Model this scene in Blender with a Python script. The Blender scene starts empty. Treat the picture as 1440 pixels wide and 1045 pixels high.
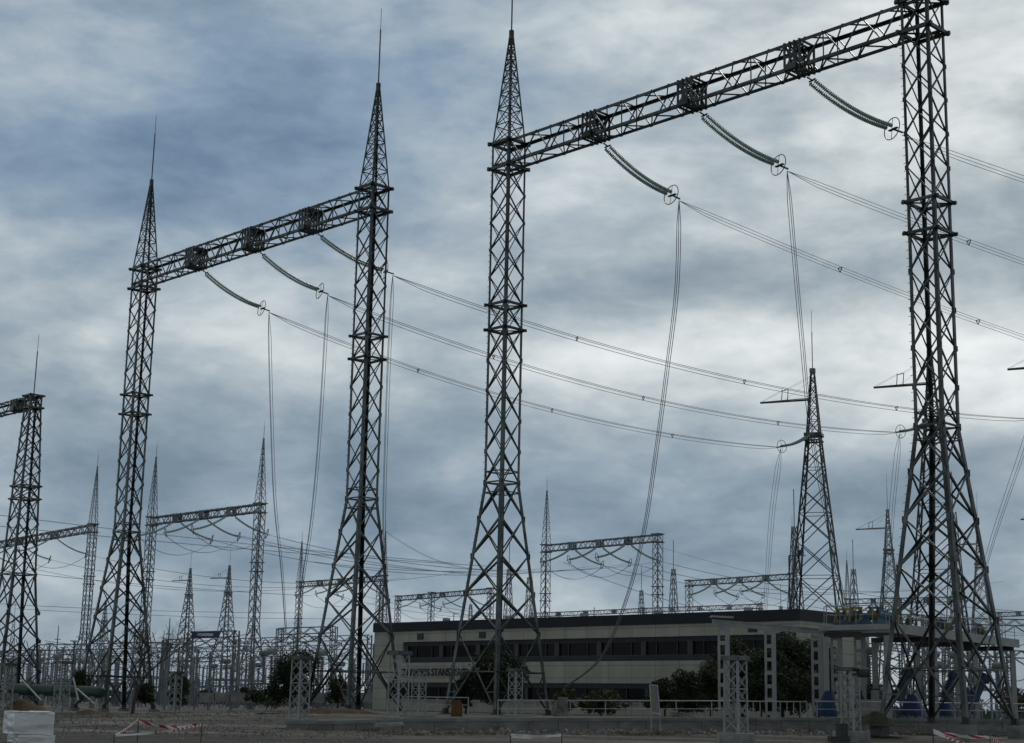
import bpy, math, random
from mathutils import Vector, Matrix, noise
random.seed(7)
V=Vector
scn=bpy.context.scene
COL=scn.collection
# ------------------------------------------------------------------ camera model
EYE=0.27; F_PX=2220.8; PITCH=math.radians(12.081); ROLL=math.radians(1.177)
_F=V((0,math.cos(PITCH),math.sin(PITCH))); _R0=V((1,0,0)); _U0=_R0.cross(_F)
_R=_R0*math.cos(ROLL)+_U0*math.sin(ROLL); _U=-_R0*math.sin(ROLL)+_U0*math.cos(ROLL)
CAM=V((0,0,EYE))
def ray(x,y): return _F+_R*((x-720)/F_PX)-_U*((y-522.5)/F_PX)
def at(x,y,Y):
    d=ray(x,y); return CAM+d*(Y/d.y)
def atz(x,y,z):
    d=ray(x,y); return CAM+d*((z-EYE)/d.z)
def proj(P):
    q=V(P)-CAM; d=q.dot(_F); return 720+F_PX*q.dot(_R)/d, 522.5-F_PX*q.dot(_U)/d
cam=bpy.data.objects.new('camera',bpy.data.cameras.new('camera')); COL.objects.link(cam)
m=Matrix((( _R.x,_U.x,-_F.x,0),(_R.y,_U.y,-_F.y,0),(_R.z,_U.z,-_F.z,EYE),(0,0,0,1)))
cam.matrix_world=m; cam.data.sensor_width=36; cam.data.lens=F_PX/1440*36
cam.data.clip_start=.5; cam.data.clip_end=9000; scn.camera=cam
# ------------------------------------------------------------------ materials
def N(nt,t,**k):
    n=nt.nodes.new(t)
    for a,b in k.items(): setattr(n,a,b)
    return n
def mat(name,c1,c2=None,scale=3.,rough=.7,metal=0.,spec=.5,bump=0.,c3=None,stretch=None,detail=8,lo=.35,hi=.65,rnd=0.,bscale=None):
    M=bpy.data.materials.new(name); M.use_nodes=True; nt=M.node_tree; b=nt.nodes['Principled BSDF']
    b.inputs['Roughness'].default_value=rough; b.inputs['Metallic'].default_value=metal
    b.inputs['Specular IOR Level'].default_value=spec
    c2=c2 or tuple(v*.6 for v in c1)
    tc=N(nt,'ShaderNodeTexCoord'); mp=N(nt,'ShaderNodeMapping'); nt.links.new(tc.outputs['Object'],mp.inputs[0])
    if stretch: mp.inputs['Scale'].default_value=stretch
    n=N(nt,'ShaderNodeTexNoise'); n.inputs['Scale'].default_value=scale; n.inputs['Detail'].default_value=detail; n.inputs['Roughness'].default_value=.65
    nt.links.new(mp.outputs[0],n.inputs['Vector'])
    r=N(nt,'ShaderNodeValToRGB'); e=r.color_ramp.elements
    e[0].position=lo; e[0].color=(*c2,1); e[1].position=hi; e[1].color=(*c1,1)
    if c3: x=e.new((lo+hi)/2); x.color=(*c3,1)
    nt.links.new(n.outputs[0],r.inputs[0]); out=r.outputs[0]
    if rnd:
        oi=N(nt,'ShaderNodeObjectInfo'); mr=N(nt,'ShaderNodeMapRange'); mr.inputs['To Min'].default_value=1-rnd; mr.inputs['To Max'].default_value=1+rnd
        nt.links.new(oi.outputs['Random'],mr.inputs[0])
        mx=N(nt,'ShaderNodeVectorMath',operation='SCALE'); nt.links.new(out,mx.inputs[0]); nt.links.new(mr.outputs[0],mx.inputs['Scale']); out=mx.outputs[0]
    nt.links.new(out,b.inputs['Base Color'])
    if bump:
        n2=N(nt,'ShaderNodeTexNoise'); n2.inputs['Scale'].default_value=bscale or scale*4; n2.inputs['Detail'].default_value=8
        nt.links.new(mp.outputs[0],n2.inputs['Vector'])
        bp=N(nt,'ShaderNodeBump'); bp.inputs['Strength'].default_value=bump; bp.inputs['Distance'].default_value=.1
        nt.links.new(n2.outputs[0],bp.inputs['Height']); nt.links.new(bp.outputs[0],b.inputs['Normal'])
    M['_b']=1
    return M
STEEL=mat('galvanised_steel',(.115,.125,.125),(.035,.04,.04),.9,.38,.8,.4,rnd=.22)
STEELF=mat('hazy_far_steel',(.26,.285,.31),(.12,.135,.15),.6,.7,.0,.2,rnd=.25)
STEELW=mat('pale_painted_steel',(.36,.38,.38),(.24,.26,.26),1.,.6,.0,.3)
DARK=mat('dark_steel',(.05,.055,.06),(.03,.03,.035),2.,.6,.2)
GLASSG=mat('green_insulator_glass',(.37,.46,.425),(.20,.27,.24),5.,.3,0,.6)
WIRE=mat('aluminium_conductor',(.16,.17,.18),(.10,.11,.12),1.,.6,.3)
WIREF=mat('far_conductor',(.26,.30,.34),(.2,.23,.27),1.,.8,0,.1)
CONC=mat('weathered_concrete',(.27,.275,.265),(.15,.155,.15),.7,.9,0,.2,.3,stretch=(1,1,2.5))
CONCP=mat('pale_concrete',(.36,.355,.33),(.2,.2,.19),1.2,.9,0,.2,.3)
BLACKP=mat('dark_parapet_panel',(.020,.026,.034),(.013,.017,.022),.3,.6,0,.3)
GREYP=mat('grey_window_band',(.042,.048,.054),(.03,.035,.04),.5,.6,0,.3)
FRAME=mat('window_frame_grey',(.038,.044,.05),(.03,.034,.038),1,.5)
LETTER=mat('lettering_blue_black',(.02,.02,.035),(.015,.015,.025),1,.5)
ORANGE=mat('orange_painted_board',(.16,.07,.018),(.08,.035,.012),2.,.7)
GREEN=mat('green_tank_paint',(.018,.07,.045),(.01,.035,.026),.8,.45,0,.4,stretch=(.3,1,1))
BLUE=mat('blue_machine_paint',(.02,.10,.18),(.012,.05,.10),1.5,.5)
YELLOW=mat('yellow_machine_paint',(.36,.25,.04),(.15,.10,.025),1.5,.55)
TEAL=mat('teal_machine_paint',(.04,.14,.18),(.025,.08,.10),1.5,.5)
TARP=mat('blue_tarpaulin',(.010,.042,.12),(.005,.02,.06),1.2,.6,0,.4,.8,stretch=(2,2,.5))
WHITE=mat('white_plastic',(.6,.6,.6),(.45,.45,.45),2.,.6)
RED=mat('red_paint',(.35,.02,.03),(.22,.015,.02),2.,.5)
BARK=mat('bark',(.07,.06,.05),(.035,.03,.025),3.,.9,stretch=(1,1,.3))
SOIL=mat('brown_soil_heap',(.13,.09,.06),(.06,.042,.03),.9,.95,0,.1,.8)
FOL1=mat('dark_foliage',(.045,.068,.030),(.014,.022,.010),.5,.7,0,.15)
FOL2=mat('olive_foliage',(.062,.075,.026),(.02,.028,.011),.6,.7,0,.15)
FOL3=mat('grey_green_foliage',(.085,.095,.06),(.035,.042,.026),.6,.8,0,.1)
GRIT=mat('crushed_stone',(.28,.27,.255),(.12,.115,.105),3.,.9,0,.2,.6)
def foil():
    M=mat('silver_wrapping_film',(.85,.87,.88),(.62,.64,.66),.9,.35,.15,.5,.35,stretch=(1,1,2.5),bscale=4); return M
FOIL=foil()
def pane():
    M=bpy.data.materials.new('window_glass'); M.use_nodes=True; b=M.node_tree.nodes['Principled BSDF']
    nt=M.node_tree; tc=N(nt,'ShaderNodeTexCoord'); n=N(nt,'ShaderNodeTexNoise'); n.inputs['Scale'].default_value=.8; n.inputs['Detail'].default_value=3
    nt.links.new(tc.outputs['Object'],n.inputs['Vector'])
    bp=N(nt,'ShaderNodeBump'); bp.inputs['Strength'].default_value=.25; nt.links.new(n.outputs[0],bp.inputs['Height']); nt.links.new(bp.outputs[0],b.inputs['Normal'])
    b.inputs['Base Color'].default_value=(.008,.010,.013,1); b.inputs['Roughness'].default_value=.15; b.inputs['Specular IOR Level'].default_value=.04
    return M
PANE=pane()
def wallmat():
    M=bpy.data.materials.new('beige_cladding_panels'); M.use_nodes=True; nt=M.node_tree; b=nt.nodes['Principled BSDF']
    tc=N(nt,'ShaderNodeTexCoord'); mp=N(nt,'ShaderNodeMapping'); mp.inputs['Rotation'].default_value=(math.radians(90),0,0)
    sx=N(nt,'ShaderNodeSeparateXYZ'); cb=N(nt,'ShaderNodeCombineXYZ'); ad=N(nt,'ShaderNodeMath',operation='ADD')
    nt.links.new(tc.outputs['Object'],sx.inputs[0]); nt.links.new(sx.outputs['X'],ad.inputs[0]); nt.links.new(sx.outputs['Y'],ad.inputs[1])
    nt.links.new(ad.outputs[0],cb.inputs['X']); nt.links.new(sx.outputs['Z'],cb.inputs['Y'])
    br=N(nt,'ShaderNodeTexBrick'); br.offset=0; br.inputs['Scale'].default_value=1; br.inputs['Mortar Size'].default_value=.03; br.inputs['Brick Width'].default_value=2.4; br.inputs['Row Height'].default_value=.98
    br.inputs['Color1'].default_value=(.48,.47,.405,1); br.inputs['Color2'].default_value=(.44,.43,.37,1); br.inputs['Mortar'].default_value=(.27,.26,.22,1)
    nt.links.new(cb.outputs[0],br.inputs['Vector'])
    n=N(nt,'ShaderNodeTexNoise'); n.inputs['Scale'].default_value=.5; n.inputs['Detail'].default_value=8; nt.links.new(tc.outputs['Object'],n.inputs['Vector'])
    mr=N(nt,'ShaderNodeMapRange'); mr.inputs['To Min'].default_value=.62; mr.inputs['To Max'].default_value=1.2; mq=N(nt,'ShaderNodeMapping'); mq.inputs['Scale'].default_value=(1.6,1.6,.35); nt.links.new(tc.outputs['Object'],mq.inputs[0]); nt.links.new(mq.outputs[0],n.inputs['Vector']); nt.links.new(n.outputs[0],mr.inputs[0])
    sc=N(nt,'ShaderNodeVectorMath',operation='SCALE'); nt.links.new(br.outputs[0],sc.inputs[0]); nt.links.new(mr.outputs[0],sc.inputs['Scale'])
    nt.links.new(sc.outputs[0],b.inputs['Base Color']); b.inputs['Roughness'].default_value=.8; b.inputs['Specular IOR Level'].default_value=.25
    return M
WALL=wallmat()
def tapemat():
    M=bpy.data.materials.new('striped_barrier_tape'); M.use_nodes=True; nt=M.node_tree; b=nt.nodes['Principled BSDF']
    tc=N(nt,'ShaderNodeTexCoord'); 
    w=N(nt,'ShaderNodeTexWave'); w.bands_direction='DIAGONAL'; w.inputs['Scale'].default_value=2.6; w.inputs['Distortion'].default_value=.3
    nt.links.new(tc.outputs['Object'],w.inputs['Vector'])
    n=N(nt,'ShaderNodeTexNoise'); n.inputs['Scale'].default_value=.55; nt.links.new(tc.outputs['Object'],n.inputs['Vector'])
    g=N(nt,'ShaderNodeMath',operation='GREATER_THAN'); g.inputs[1].default_value=.52; nt.links.new(n.outputs[0],g.inputs[0])
    h=N(nt,'ShaderNodeMath',operation='GREATER_THAN'); h.inputs[1].default_value=.5; nt.links.new(w.outputs[1],h.inputs[0])
    mu=N(nt,'ShaderNodeMath',operation='MULTIPLY'); nt.links.new(g.outputs[0],mu.inputs[0]); nt.links.new(h.outputs[0],mu.inputs[1])
    mx=N(nt,'ShaderNodeMix',data_type='RGBA'); mx.inputs[6].default_value=(.72,.69,.67,1); mx.inputs[7].default_value=(.45,.03,.06,1)
    nt.links.new(mu.outputs[0],mx.inputs[0]); nt.links.new(mx.outputs[2],b.inputs['Base Color']); b.inputs['Roughness'].default_value=.6
    return M
TAPE=tapemat()
# ------------------------------------------------------------------ mesh helper
class MB:
    def __init__(s): s.v=[]; s.f=[]
    def add(s,vs,fs):
        o=len(s.v); s.v+= [tuple(v) for v in vs]; s.f+=[tuple(i+o for i in f) for f in fs]
    def prism(s,p,q,d1,d2,sec):
        n=len(sec); vs=[p+d1*a+d2*b for a,b in sec]+[q+d1*a+d2*b for a,b in sec]
        s.add(vs,[(i,(i+1)%n,n+(i+1)%n,n+i) for i in range(n)]+[tuple(range(n))[::-1],tuple(range(n,2*n))])
    def bar(s,p,q,w,h=None,up=None):
        p=V(p);q=V(q);h=h or w; a=(q-p)
        if a.length<1e-6: return
        a.normalize(); up=V(up) if up is not None else (V((0,0,1)) if abs(a.z)<.9 else V((0,1,0)))
        d1=a.cross(up).normalized(); d2=d1.cross(a).normalized()
        s.prism(p,q,d1,d2,[(-w/2,-h/2),(w/2,-h/2),(w/2,h/2),(-w/2,h/2)])
    def ang(s,p,q,d1,d2,w,t=None):
        p=V(p);q=V(q);a=(q-p).normalized(); t=t or w*.13
        d1=V(d1); d2=V(d2); d1=(d1-a*a.dot(d1)).normalized(); d2=(d2-a*a.dot(d2)-d1*d1.dot(d2)).normalized()
        s.prism(p,q,d1,d2,[(0,0),(w,0),(w,t),(t,t),(t,w),(0,w)])
    def box(s,c,sz,rz=0.):
        c=V(c); x,y,z=[k/2 for k in sz]; co,si=math.cos(rz),math.sin(rz)
        vs=[c+V((a*co-b*si,a*si+b*co,d)) for d in(-z,z) for a,b in((-x,-y),(x,-y),(x,y),(-x,y))]
        s.add(vs,[(3,2,1,0),(4,5,6,7),(0,1,5,4),(1,2,6,5),(2,3,7,6),(3,0,4,7)])
    def cbox(s,a,b):
        s.box([(a[i]+b[i])/2 for i in range(3)],[abs(b[i]-a[i]) for i in range(3)])
    def tube(s,pts,r,n=6,radii=None,cap=True):
        pts=[V(p) for p in pts]; k=len(pts); vs=[]; ref=None
        for i,p in enumerate(pts):
            a=(pts[min(i+1,k-1)]-pts[max(i-1,0)]).normalized()
            if ref is None: ref=V((0,0,1)) if abs(a.z)<.9 else V((1,0,0))
            d1=(ref-a*a.dot(ref)).normalized(); ref=d1; d2=a.cross(d1); rr=radii[i] if radii else r
            for j in range(n):
                t=2*math.pi*j/n; vs.append(p+d1*(rr*math.cos(t))+d2*(rr*math.sin(t)))
        fs=[(i*n+j,i*n+(j+1)%n,(i+1)*n+(j+1)%n,(i+1)*n+j) for i in range(k-1) for j in range(n)]
        if cap: fs+=[tuple(range(n))[::-1],tuple(range((k-1)*n,k*n))]
        s.add(vs,fs)
    def torus(s,c,nrm,R,r,n=28,m_=6):
        c=V(c);nrm=V(nrm).normalized(); u=nrm.cross(V((0,0,1))); u=u.normalized() if u.length>.01 else V((1,0,0)); w=nrm.cross(u)
        vs=[]
        for i in range(n):
            t=2*math.pi*i/n; d=u*math.cos(t)+w*math.sin(t)
            for j in range(m_):
                k=2*math.pi*j/m_; vs.append(c+d*(R+r*math.cos(k))+nrm*(r*math.sin(k)))
        s.add(vs,[(i*m_+j,((i+1)%n)*m_+j,((i+1)%n)*m_+(j+1)%m_,i*m_+(j+1)%m_) for i in range(n) for j in range(m_)])
    def build(s,name,mt,parent=None,smooth=False,origin=None):
        me=bpy.data.meshes.new(name); vs=s.v
        if origin is not None: vs=[(a-origin[0],b-origin[1],c-origin[2]) for a,b,c in vs]
        me.from_pydata(vs,[],s.f); me.materials.append(mt)
        if smooth: me.polygons.foreach_set('use_smooth',[True]*len(me.polygons))
        me.update(); o=bpy.data.objects.new(name,me); COL.objects.link(o)
        if origin is not None: o.location=origin
        if parent: o.parent=parent
        return o
def tag(o,label=None,cat=None,group=None,kind=None):
    if label: o['label']=label
    if cat: o['category']=cat
    if group: o['group']=group
    if kind: o['kind']=kind
    return o
def thing(name,loc,rz=0,label=None,cat=None,group=None,sc=None):
    o=bpy.data.objects.new(name,None); COL.objects.link(o); o.location=loc; o.rotation_euler=(0,0,rz); o.empty_display_size=.3
    if sc: o.scale=sc
    return tag(o,label,cat,group)
def copy_thing(src,loc,rz=0,label=None,group=None,sc=None,skip=()):
    kids=[c for c in src.children if c.name.split('.')[0] not in skip]
    r=src.copy(); COL.objects.link(r); r.location=loc; r.rotation_euler=(0,0,rz)
    if sc: r.scale=sc
    if label: r['label']=label
    if group: r['group']=group
    for ch in kids:
        c=ch.copy(); COL.objects.link(c); c.parent=r
        for g in ch.children:
            d=g.copy(); COL.objects.link(d); d.parent=c
    return r
def lerp(a,b,t): return a+(b-a)*t
def table(tb,x):
    if x<=tb[0][0]: return tb[0][1]
    for (a,u),(b,w) in zip(tb,tb[1:]):
        if x<=b: return lerp(u,w,(x-a)/(b-a))
    return tb[-1][1]
def sstep(a,b,x):
    t=min(1,max(0,(x-a)/(b-a))); return t*t*(3-2*t)
# ------------------------------------------------------------------ terrain
W0=at(403,1014,76.5); W1=at(567,1010,77); W2=at(1100,1009,86); W3=at(1252,1009.5,88.5); W4=at(1560,1013,93)
def wallY(X):
    return table([(W0.x,76.5),(W1.x,77),(W2.x,86),(W3.x,88.5),(W4.x,93),(W4.x+200,130)],X)
LEFT=[(0,-1.25),(40,-1.22),(60,-1.15),(77,-.92),(105,-.78),(140,-.62),(200,-.15),(400,0),(5000,0)]
def low(X,Y): return table([(0,-1.25),(40,-1.22),(60,-1.15),(77,-.85),(86,-.60),(100,-.5)],Y)
def high(X,Y): return table([(70,-.33),(115,-.08),(150,-.02),(5000,0)],Y)+.018*min(17,max(0,X+5))*(1-sstep(90,120,Y))
def gz(X,Y):
    s=sstep(-34,W0.x,X); hi=high(X,Y)
    if X<W0.x:
        t=sstep(76,100,Y); z=lerp(table(LEFT,Y),hi,s*t)
    else:
        wy=wallY(X)
        z=low(X,Y) if Y<wy+.6 else lerp(low(X,Y),lerp(wtop(X),hi,sstep(0,18,Y-wy))-.08,sstep(wy+.6,wy+3,Y))
    if Y<140: z+=(noise.noise(V((X*.35,Y*.35,0)))*.05+noise.noise(V((X*1.3,Y*1.3,3)))*.025)*(1 if Y<wallY(X) or X<W0.x else .2)
    return z
def wtop(X): return table([(W0.x,W0.z-.06),(W1.x-.05,at(566,1012,76.95).z-.06),(W1.x,W1.z-.06),(W2.x,W2.z-.06),(W3.x,W3.z-.06),(W4.x,W4.z-.06)],X)
def gpl(X,Y): return lerp(wtop(X),high(X,Y),sstep(0,18,Y-wallY(X)))+noise.noise(V((X*.4,Y*.4,7)))*.03
def groundmat():
    M=bpy.data.materials.new('gravel_yard_ground'); M.use_nodes=True; nt=M.node_tree; b=nt.nodes['Principled BSDF']; L=nt.links.new
    tc=N(nt,'ShaderNodeTexCoord')
    def ns(scale,st=(1,1,1),det=8,rg=.6):
        mp=N(nt,'ShaderNodeMapping'); mp.inputs['Scale'].default_value=st; L(tc.outputs['Object'],mp.inputs[0])
        n=N(nt,'ShaderNodeTexNoise'); n.inputs['Scale'].default_value=scale; n.inputs['Detail'].default_value=det; n.inputs['Roughness'].default_value=rg; L(mp.outputs[0],n.inputs['Vector']); return n.outputs[0]
    def ramp(x,stops):
        r=N(nt,'ShaderNodeValToRGB'); e=r.color_ramp.elements
        e[0].position,e[0].color=stops[0][0],(*stops[0][1],1); e[1].position,e[1].color=stops[-1][0],(*stops[-1][1],1)
        for p,c in stops[1:-1]: k=e.new(p); k.color=(*c,1)
        L(x,r.inputs[0]); return r.outputs[0]
    grav=ramp(ns(4,det=12,rg=.8),[(.3,(.09,.086,.08)),(.5,(.19,.182,.168)),(.7,(.33,.32,.295))])
    soil=ramp(ns(1.2,(1,2.2,1),det=10,rg=.75),[(.3,(.055,.053,.043)),(.52,(.125,.118,.098)),(.72,(.25,.24,.205))])
    mask=ramp(ns(.11,(.35,1.6,1),det=5),[(.42,(0,0,0)),(.58,(1,1,1))])
    mx=N(nt,'ShaderNodeMix',data_type='RGBA'); L(mask,mx.inputs[0]); L(grav,mx.inputs[6]); L(soil,mx.inputs[7])
    st=ramp(ns(.25,(.12,1.4,1),det=4),[(.40,(.55,.55,.55)),(.6,(1.2,1.2,1.2))])
    m2=N(nt,'ShaderNodeMix',data_type='RGBA',blend_type='MULTIPLY'); m2.inputs[0].default_value=1; L(mx.outputs[2],m2.inputs[6]); L(st,m2.inputs[7])
    L(m2.outputs[2],b.inputs['Base Color']); b.inputs['Roughness'].default_value=.95; b.inputs['Specular IOR Level'].default_value=.15
    bp=N(nt,'ShaderNodeBump'); bp.inputs['Strength'].default_value=.8; bp.inputs['Distance'].default_value=.12; L(ns(3.5,det=10,rg=.8),bp.inputs['Height']); L(bp.outputs[0],b.inputs['Normal'])
    return M
GROUND=groundmat()
def grid(name,xs,ys,fn,mt):
    nx=len(xs); vs=[]; 
    for y in ys:
        for x in xs: vs.append(fn(x,y))
    fs=[(j*nx+i,j*nx+i+1,(j+1)*nx+i+1,(j+1)*nx+i) for j in range(len(ys)-1) for i in range(nx-1)]
    b=MB(); b.v=vs; b.f=fs; o=b.build(name,mt,smooth=True); o['kind']='structure'; return o
def axis(segs):
    out=[]
    for a,b,st in segs:
        n=max(1,round((b-a)/st)); out+=[a+(b-a)*i/n for i in range(n)]
    return out+[segs[-1][1]]
xs=axis([(-4000,-600,600),(-600,-100,50),(-100,-40,5),(-40,W0.x-.01,.6),(W0.x-.01,W0.x,.01),(W0.x,40,.8),(40,100,5),(100,600,50),(600,4000,600)])
ys=axis([(-200,0,50),(0,50,5),(50,76,.5),(76,95,.35),(95,130,1),(130,200,5),(200,600,40),(600,5000,500)])
grid('ground',xs,ys,lambda x,y:(x,y,gz(x,y)),GROUND)
us=axis([(W0.x,40,.8),(40,100,5),(100,600,60)]); vs_=axis([(0.02,25,.8),(25,80,5),(80,300,40)])
grid('yard_terrace',us,vs_,lambda u,v:(u,wallY(u)+v,gpl(u,wallY(u)+v)),GROUND)
# dirt road strip in front (flush sheet), at the very bottom of the view
ROAD=mat('compacted_dirt_track',(.115,.11,.097),(.055,.052,.046),.8,.95,0,.1,.5,stretch=(.25,1.5,1))
grid('dirt_track',axis([(-60,60,1.2)]),axis([(48,66,.6)]),lambda x,y:(x,y+x*.03,gz(x,y+x*.03)+.02+.03*(noise.noise(V((x*.3,y*2,1))))),ROAD)
# ------------------------------------------------------------------ retaining wall and curb
def wall_run(name,a,b,zt,zb,th,n,label,cap=True):
    # a,b world xy ends at the front face; zt, zb: (start,end) heights
    root=thing(name,(a.x,a.y,0),0,label,'retaining wall')
    d=V((b.x-a.x,b.y-a.y,0)); nrm=V((-d.y,d.x,0)).normalized()
    bl=MB(); cp=MB(); g=.012
    for i in range(n):
        t0,t1=i/n,(i+1)/n; j=random.uniform(-.012,.012)
        p0=d*t0+d.normalized()*g; p1=d*t1-d.normalized()*g
        z0t=lerp(zt[0],zt[1],t0)-.16; z1t=lerp(zt[0],zt[1],t1)-.16; z0b=lerp(zb[0],zb[1],t0)-.35; z1b=lerp(zb[0],zb[1],t1)-.35
        o=nrm*(.05+j); e=nrm*th
        vs=[p0+o+V((0,0,z0b)),p1+o+V((0,0,z1b)),p1+e+V((0,0,z1b)),p0+e+V((0,0,z0b)),p0+o+V((0,0,z0t)),p1+o+V((0,0,z1t)),p1+e+V((0,0,z1t)),p0+e+V((0,0,z0t))]
        bl.add(vs,[(3,2,1,0),(4,5,6,7),(0,1,5,4),(1,2,6,5),(2,3,7,6),(3,0,4,7)])
    p0=-d.normalized()*.03; p1=d+d.normalized()*.03
    vs=[]
    for dz in (-.157,0):
        for p,o,z in ((p0,0,zt[0]),(p1,0,zt[1]),(p1,th+.05,zt[1]),(p0,th+.05,zt[0])):
            vs.append(p+nrm*(o-.03)+V((0,0,z+dz)))
    cp.add(vs,[(3,2,1,0),(4,5,6,7),(0,1,5,4),(1,2,6,5),(2,3,7,6),(3,0,4,7)])
    bl.build('block_course',CONC,root); cp.build('coping',CONCP if not cap else CONC,root)
    return root
def zz(p,y,Y,x): return at(x,y,Y).z
wall_run('retaining_wall',W1,W2,(W1.z,W2.z),(zz(0,1027,77,567),zz(0,1024,86,1100)),.4,13,'long grey concrete block retaining wall with flat coping below the white railing')
wall_run('retaining_wall',W2,W3,(W2.z,W3.z),(zz(0,1024,86,1100),zz(0,1024,88.5,1252)),.4,4,'short concrete wall section behind the blue covers and the lattice pillar')
wall_run('retaining_wall',W3,W4,(W3.z,W4.z),(zz(0,1024,88.5,1252),zz(0,1028,93,1560)),.4,8,'concrete wall section running behind the feet of the rightmost big tower')
wall_run('concrete_curb',W0,at(566,1011,76.95),(at(403,1014,76.5).z,at(566,1012,76.95).z),(at(403,1024,76.5).z,at(566,1023,76.95).z),.35,5,'low grey concrete curb left of the retaining wall with gravel behind')
o=MB(); a=at(528,1020,74.6); b=at(566,1018,75); o.bar(a,b,.5,.14); tag(o.build('concrete_slab',CONCP),'pale flat concrete slab lying in front of the left end of the retaining wall','slab')
# ------------------------------------------------------------------ lattice towers
def lattice(br,levels,w,offs=.0,t=None,halfhor=None):
    """X bracing on four faces; levels=[(z,a)...]"""
    for k in range(len(levels)-1):
        z0,a0=levels[k]; z1,a1=levels[k+1]
        for f in range(4):
            R=Matrix.Rotation(f*math.pi/2,3,'Z'); n=R@V((0,1,0)); up=V((0,0,1))
            for s in (-1,1):
                i=.015+(.03 if s>0 else 0)
                p=R@V((s*(a0-.03),-(a0-i),z0)); q=R@V((-s*(a1-.03),-(a1-i),z1))
                br.ang(p,q,up,n,w,t)
def ring(br,z,a,w,ext=.0,h=None):
    for f in range(4):
        R=Matrix.Rotation(f*math.pi/2,3,'Z'); e=a+ext
        p=R@V((-e,-a-w*.5-.01*(f%2),z+.012*(f%2))); q=R@V((e,-a-w*.5-.01*(f%2),z+.012*(f%2))); br.bar(p,q,w,h or w)
def make_tower(name,segs,legw,brw,rings,spire,rod,mt,label,cat='lattice tower',foot=True,bolts=True):
    """segs: list of level lists (lower to upper) ; rings [(z,a,w,ext,h)]"""
    t=thing(name,(0,0,0),0,label,cat,'lattice portal towers')
    for i,(sx,sy) in enumerate(((-1,-1),(1,-1),(1,1),(-1,1))):
        m_=MB()
        for k,sg in enumerate(segs):
            (z0,a0),(z1,a1)=sg[0],sg[-1]; w=legw[k]
            m_.ang(V((sx*a0,sy*a0,z0)),V((sx*a1,sy*a1,z1)),V((-sx,0,0)),V((0,-sy,0)),w,w*.16)
            for z,a in sg[1:]:
                m_.box((sx*(a-w*.3),sy*(a+.012),z),(w*1.1,.02,w*1.5)); m_.box((sx*(a+.012),sy*(a-w*.3),z),(.02,w*1.1,w*1.5))
            if bolts and i in(0,3):
                nb=int((z1-z0)/.45)
                for b in range(nb):
                    u=b/nb; a=lerp(a0,a1,u); m_.bar(V((sx*a,sy*a,lerp(z0,z1,u))),V((sx*(a+.13),sy*(a+.0),lerp(z0,z1,u))),.025)
        m_.build('leg',mt,t)
    for k,sg in enumerate(segs):
        b=MB(); lattice(b,sg,brw[k]); 
        if k==0 and len(sg)>2:   # base section: secondary struts
            (z0,a0),(z1,a1)=sg[0],sg[1]; zc=z0+(z1-z0)*.52; ac=lerp(a0,a1,.52); ring(b,zc,ac-.05,brw[k]*.8)
            zq=z0+(z1-z0)*.27; aq=lerp(a0,a1,.27)
            for f in range(4):
                R=Matrix.Rotation(f*math.pi/2,3,'Z')
                for s in(-1,1):
                    xq=a0-(a0+a1)*.27; e=R@V((s*xq,-aq+.03,zq)); b.bar(R@V((s*(aq),-aq+.05,zq)),e,.07); b.bar(R@V((s*(ac),-ac+.06,zc)),e+V((0,0,.02)),.07)
        b.build('bracing',mt,t)
    for z,a,w,ext,h in rings:
        r=MB(); ring(r,z,a,w,ext,h)
        for f in range(2):
            s=1 if f else -1; r.bar(V((-a,-s*a,z-.03*f)),V((a,s*a,z-.03*f)),w*.5)
        r.build('ring_frame',mt,t)
    if spire:
        z0,a0,z1,a1,n=spire; s=MB(); lv=[]
        u=0; tot=sum(.9**k for k in range(n)); z=z0; lv=[(z0,a0)]
        for k in range(n): z+=(z1-z0)*.9**k/tot; lv.append((z,lerp(a0,a1,(z-z0)/(z1-z0))))
        lattice(s,lv,.055)
        for z,a in lv[1:]: ring(s,z,a-.03,.06)
        for sx,sy in((-1,-1),(1,-1),(1,1),(-1,1)): s.ang(V((sx*a0,sy*a0,z0)),V((sx*a1,sy*a1,z1)),V((-sx,0,0)),V((0,-sy,0)),.13,.02)
        s.box((0,0,z1-.1),(a1*2.6,a1*2.6,.5)); s.build('spire',mt,t)
    if rod:
        s=MB(); z0,z1=rod; zm=lerp(z0,z1,.72)
        s.tube([V((0,0,z0-.4)),V((0,0,zm))],.055,8); s.tube([V((0,0,zm)),V((0,0,z1))],.022,6); s.build('lightning_rod',mt,t)
    if foot:
        z0,a0=segs[0][0]
        for sx,sy in((-1,-1),(1,-1),(1,1),(-1,1)):
            s=MB(); s.box((sx*(a0-.02),sy*(a0-.02),z0-.55),(.7,.7,1.1)); s.build('footing',CONC,t)
            s=MB(); s.box((sx*(a0-.1),sy*(a0-.1),z0+.03),(.55,.55,.05)); s.box((sx*(a0-.1),sy*(a0-.1),z0+.2),(.3,.3,.3)); s.build('base_plate',DARK,t)
    return t
H=40.; zW,zM2,zM1,zL=15.53,26.29,28.09,38.12
def sec(z0,a0,z1,a1,n,g=1.):
    w=[g**k for k in range(n)]; T=sum(w); out=[(z0,a0)]; z=z0
    for k in range(n): z+=(z1-z0)*w[k]/T; out.append((z,lerp(a0,a1,(z-z0)/(z1-z0))))
    return out
A_S=.86; A_B=2.52
base=[(0,A_B),(5.3,lerp(A_B,A_S,5.3/zW)),(7.95,lerp(A_B,A_S,7.95/zW)),(10.5,lerp(A_B,A_S,10.5/zW)),(13.05,lerp(A_B,A_S,13.05/zW)),(zW,A_S)]
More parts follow.
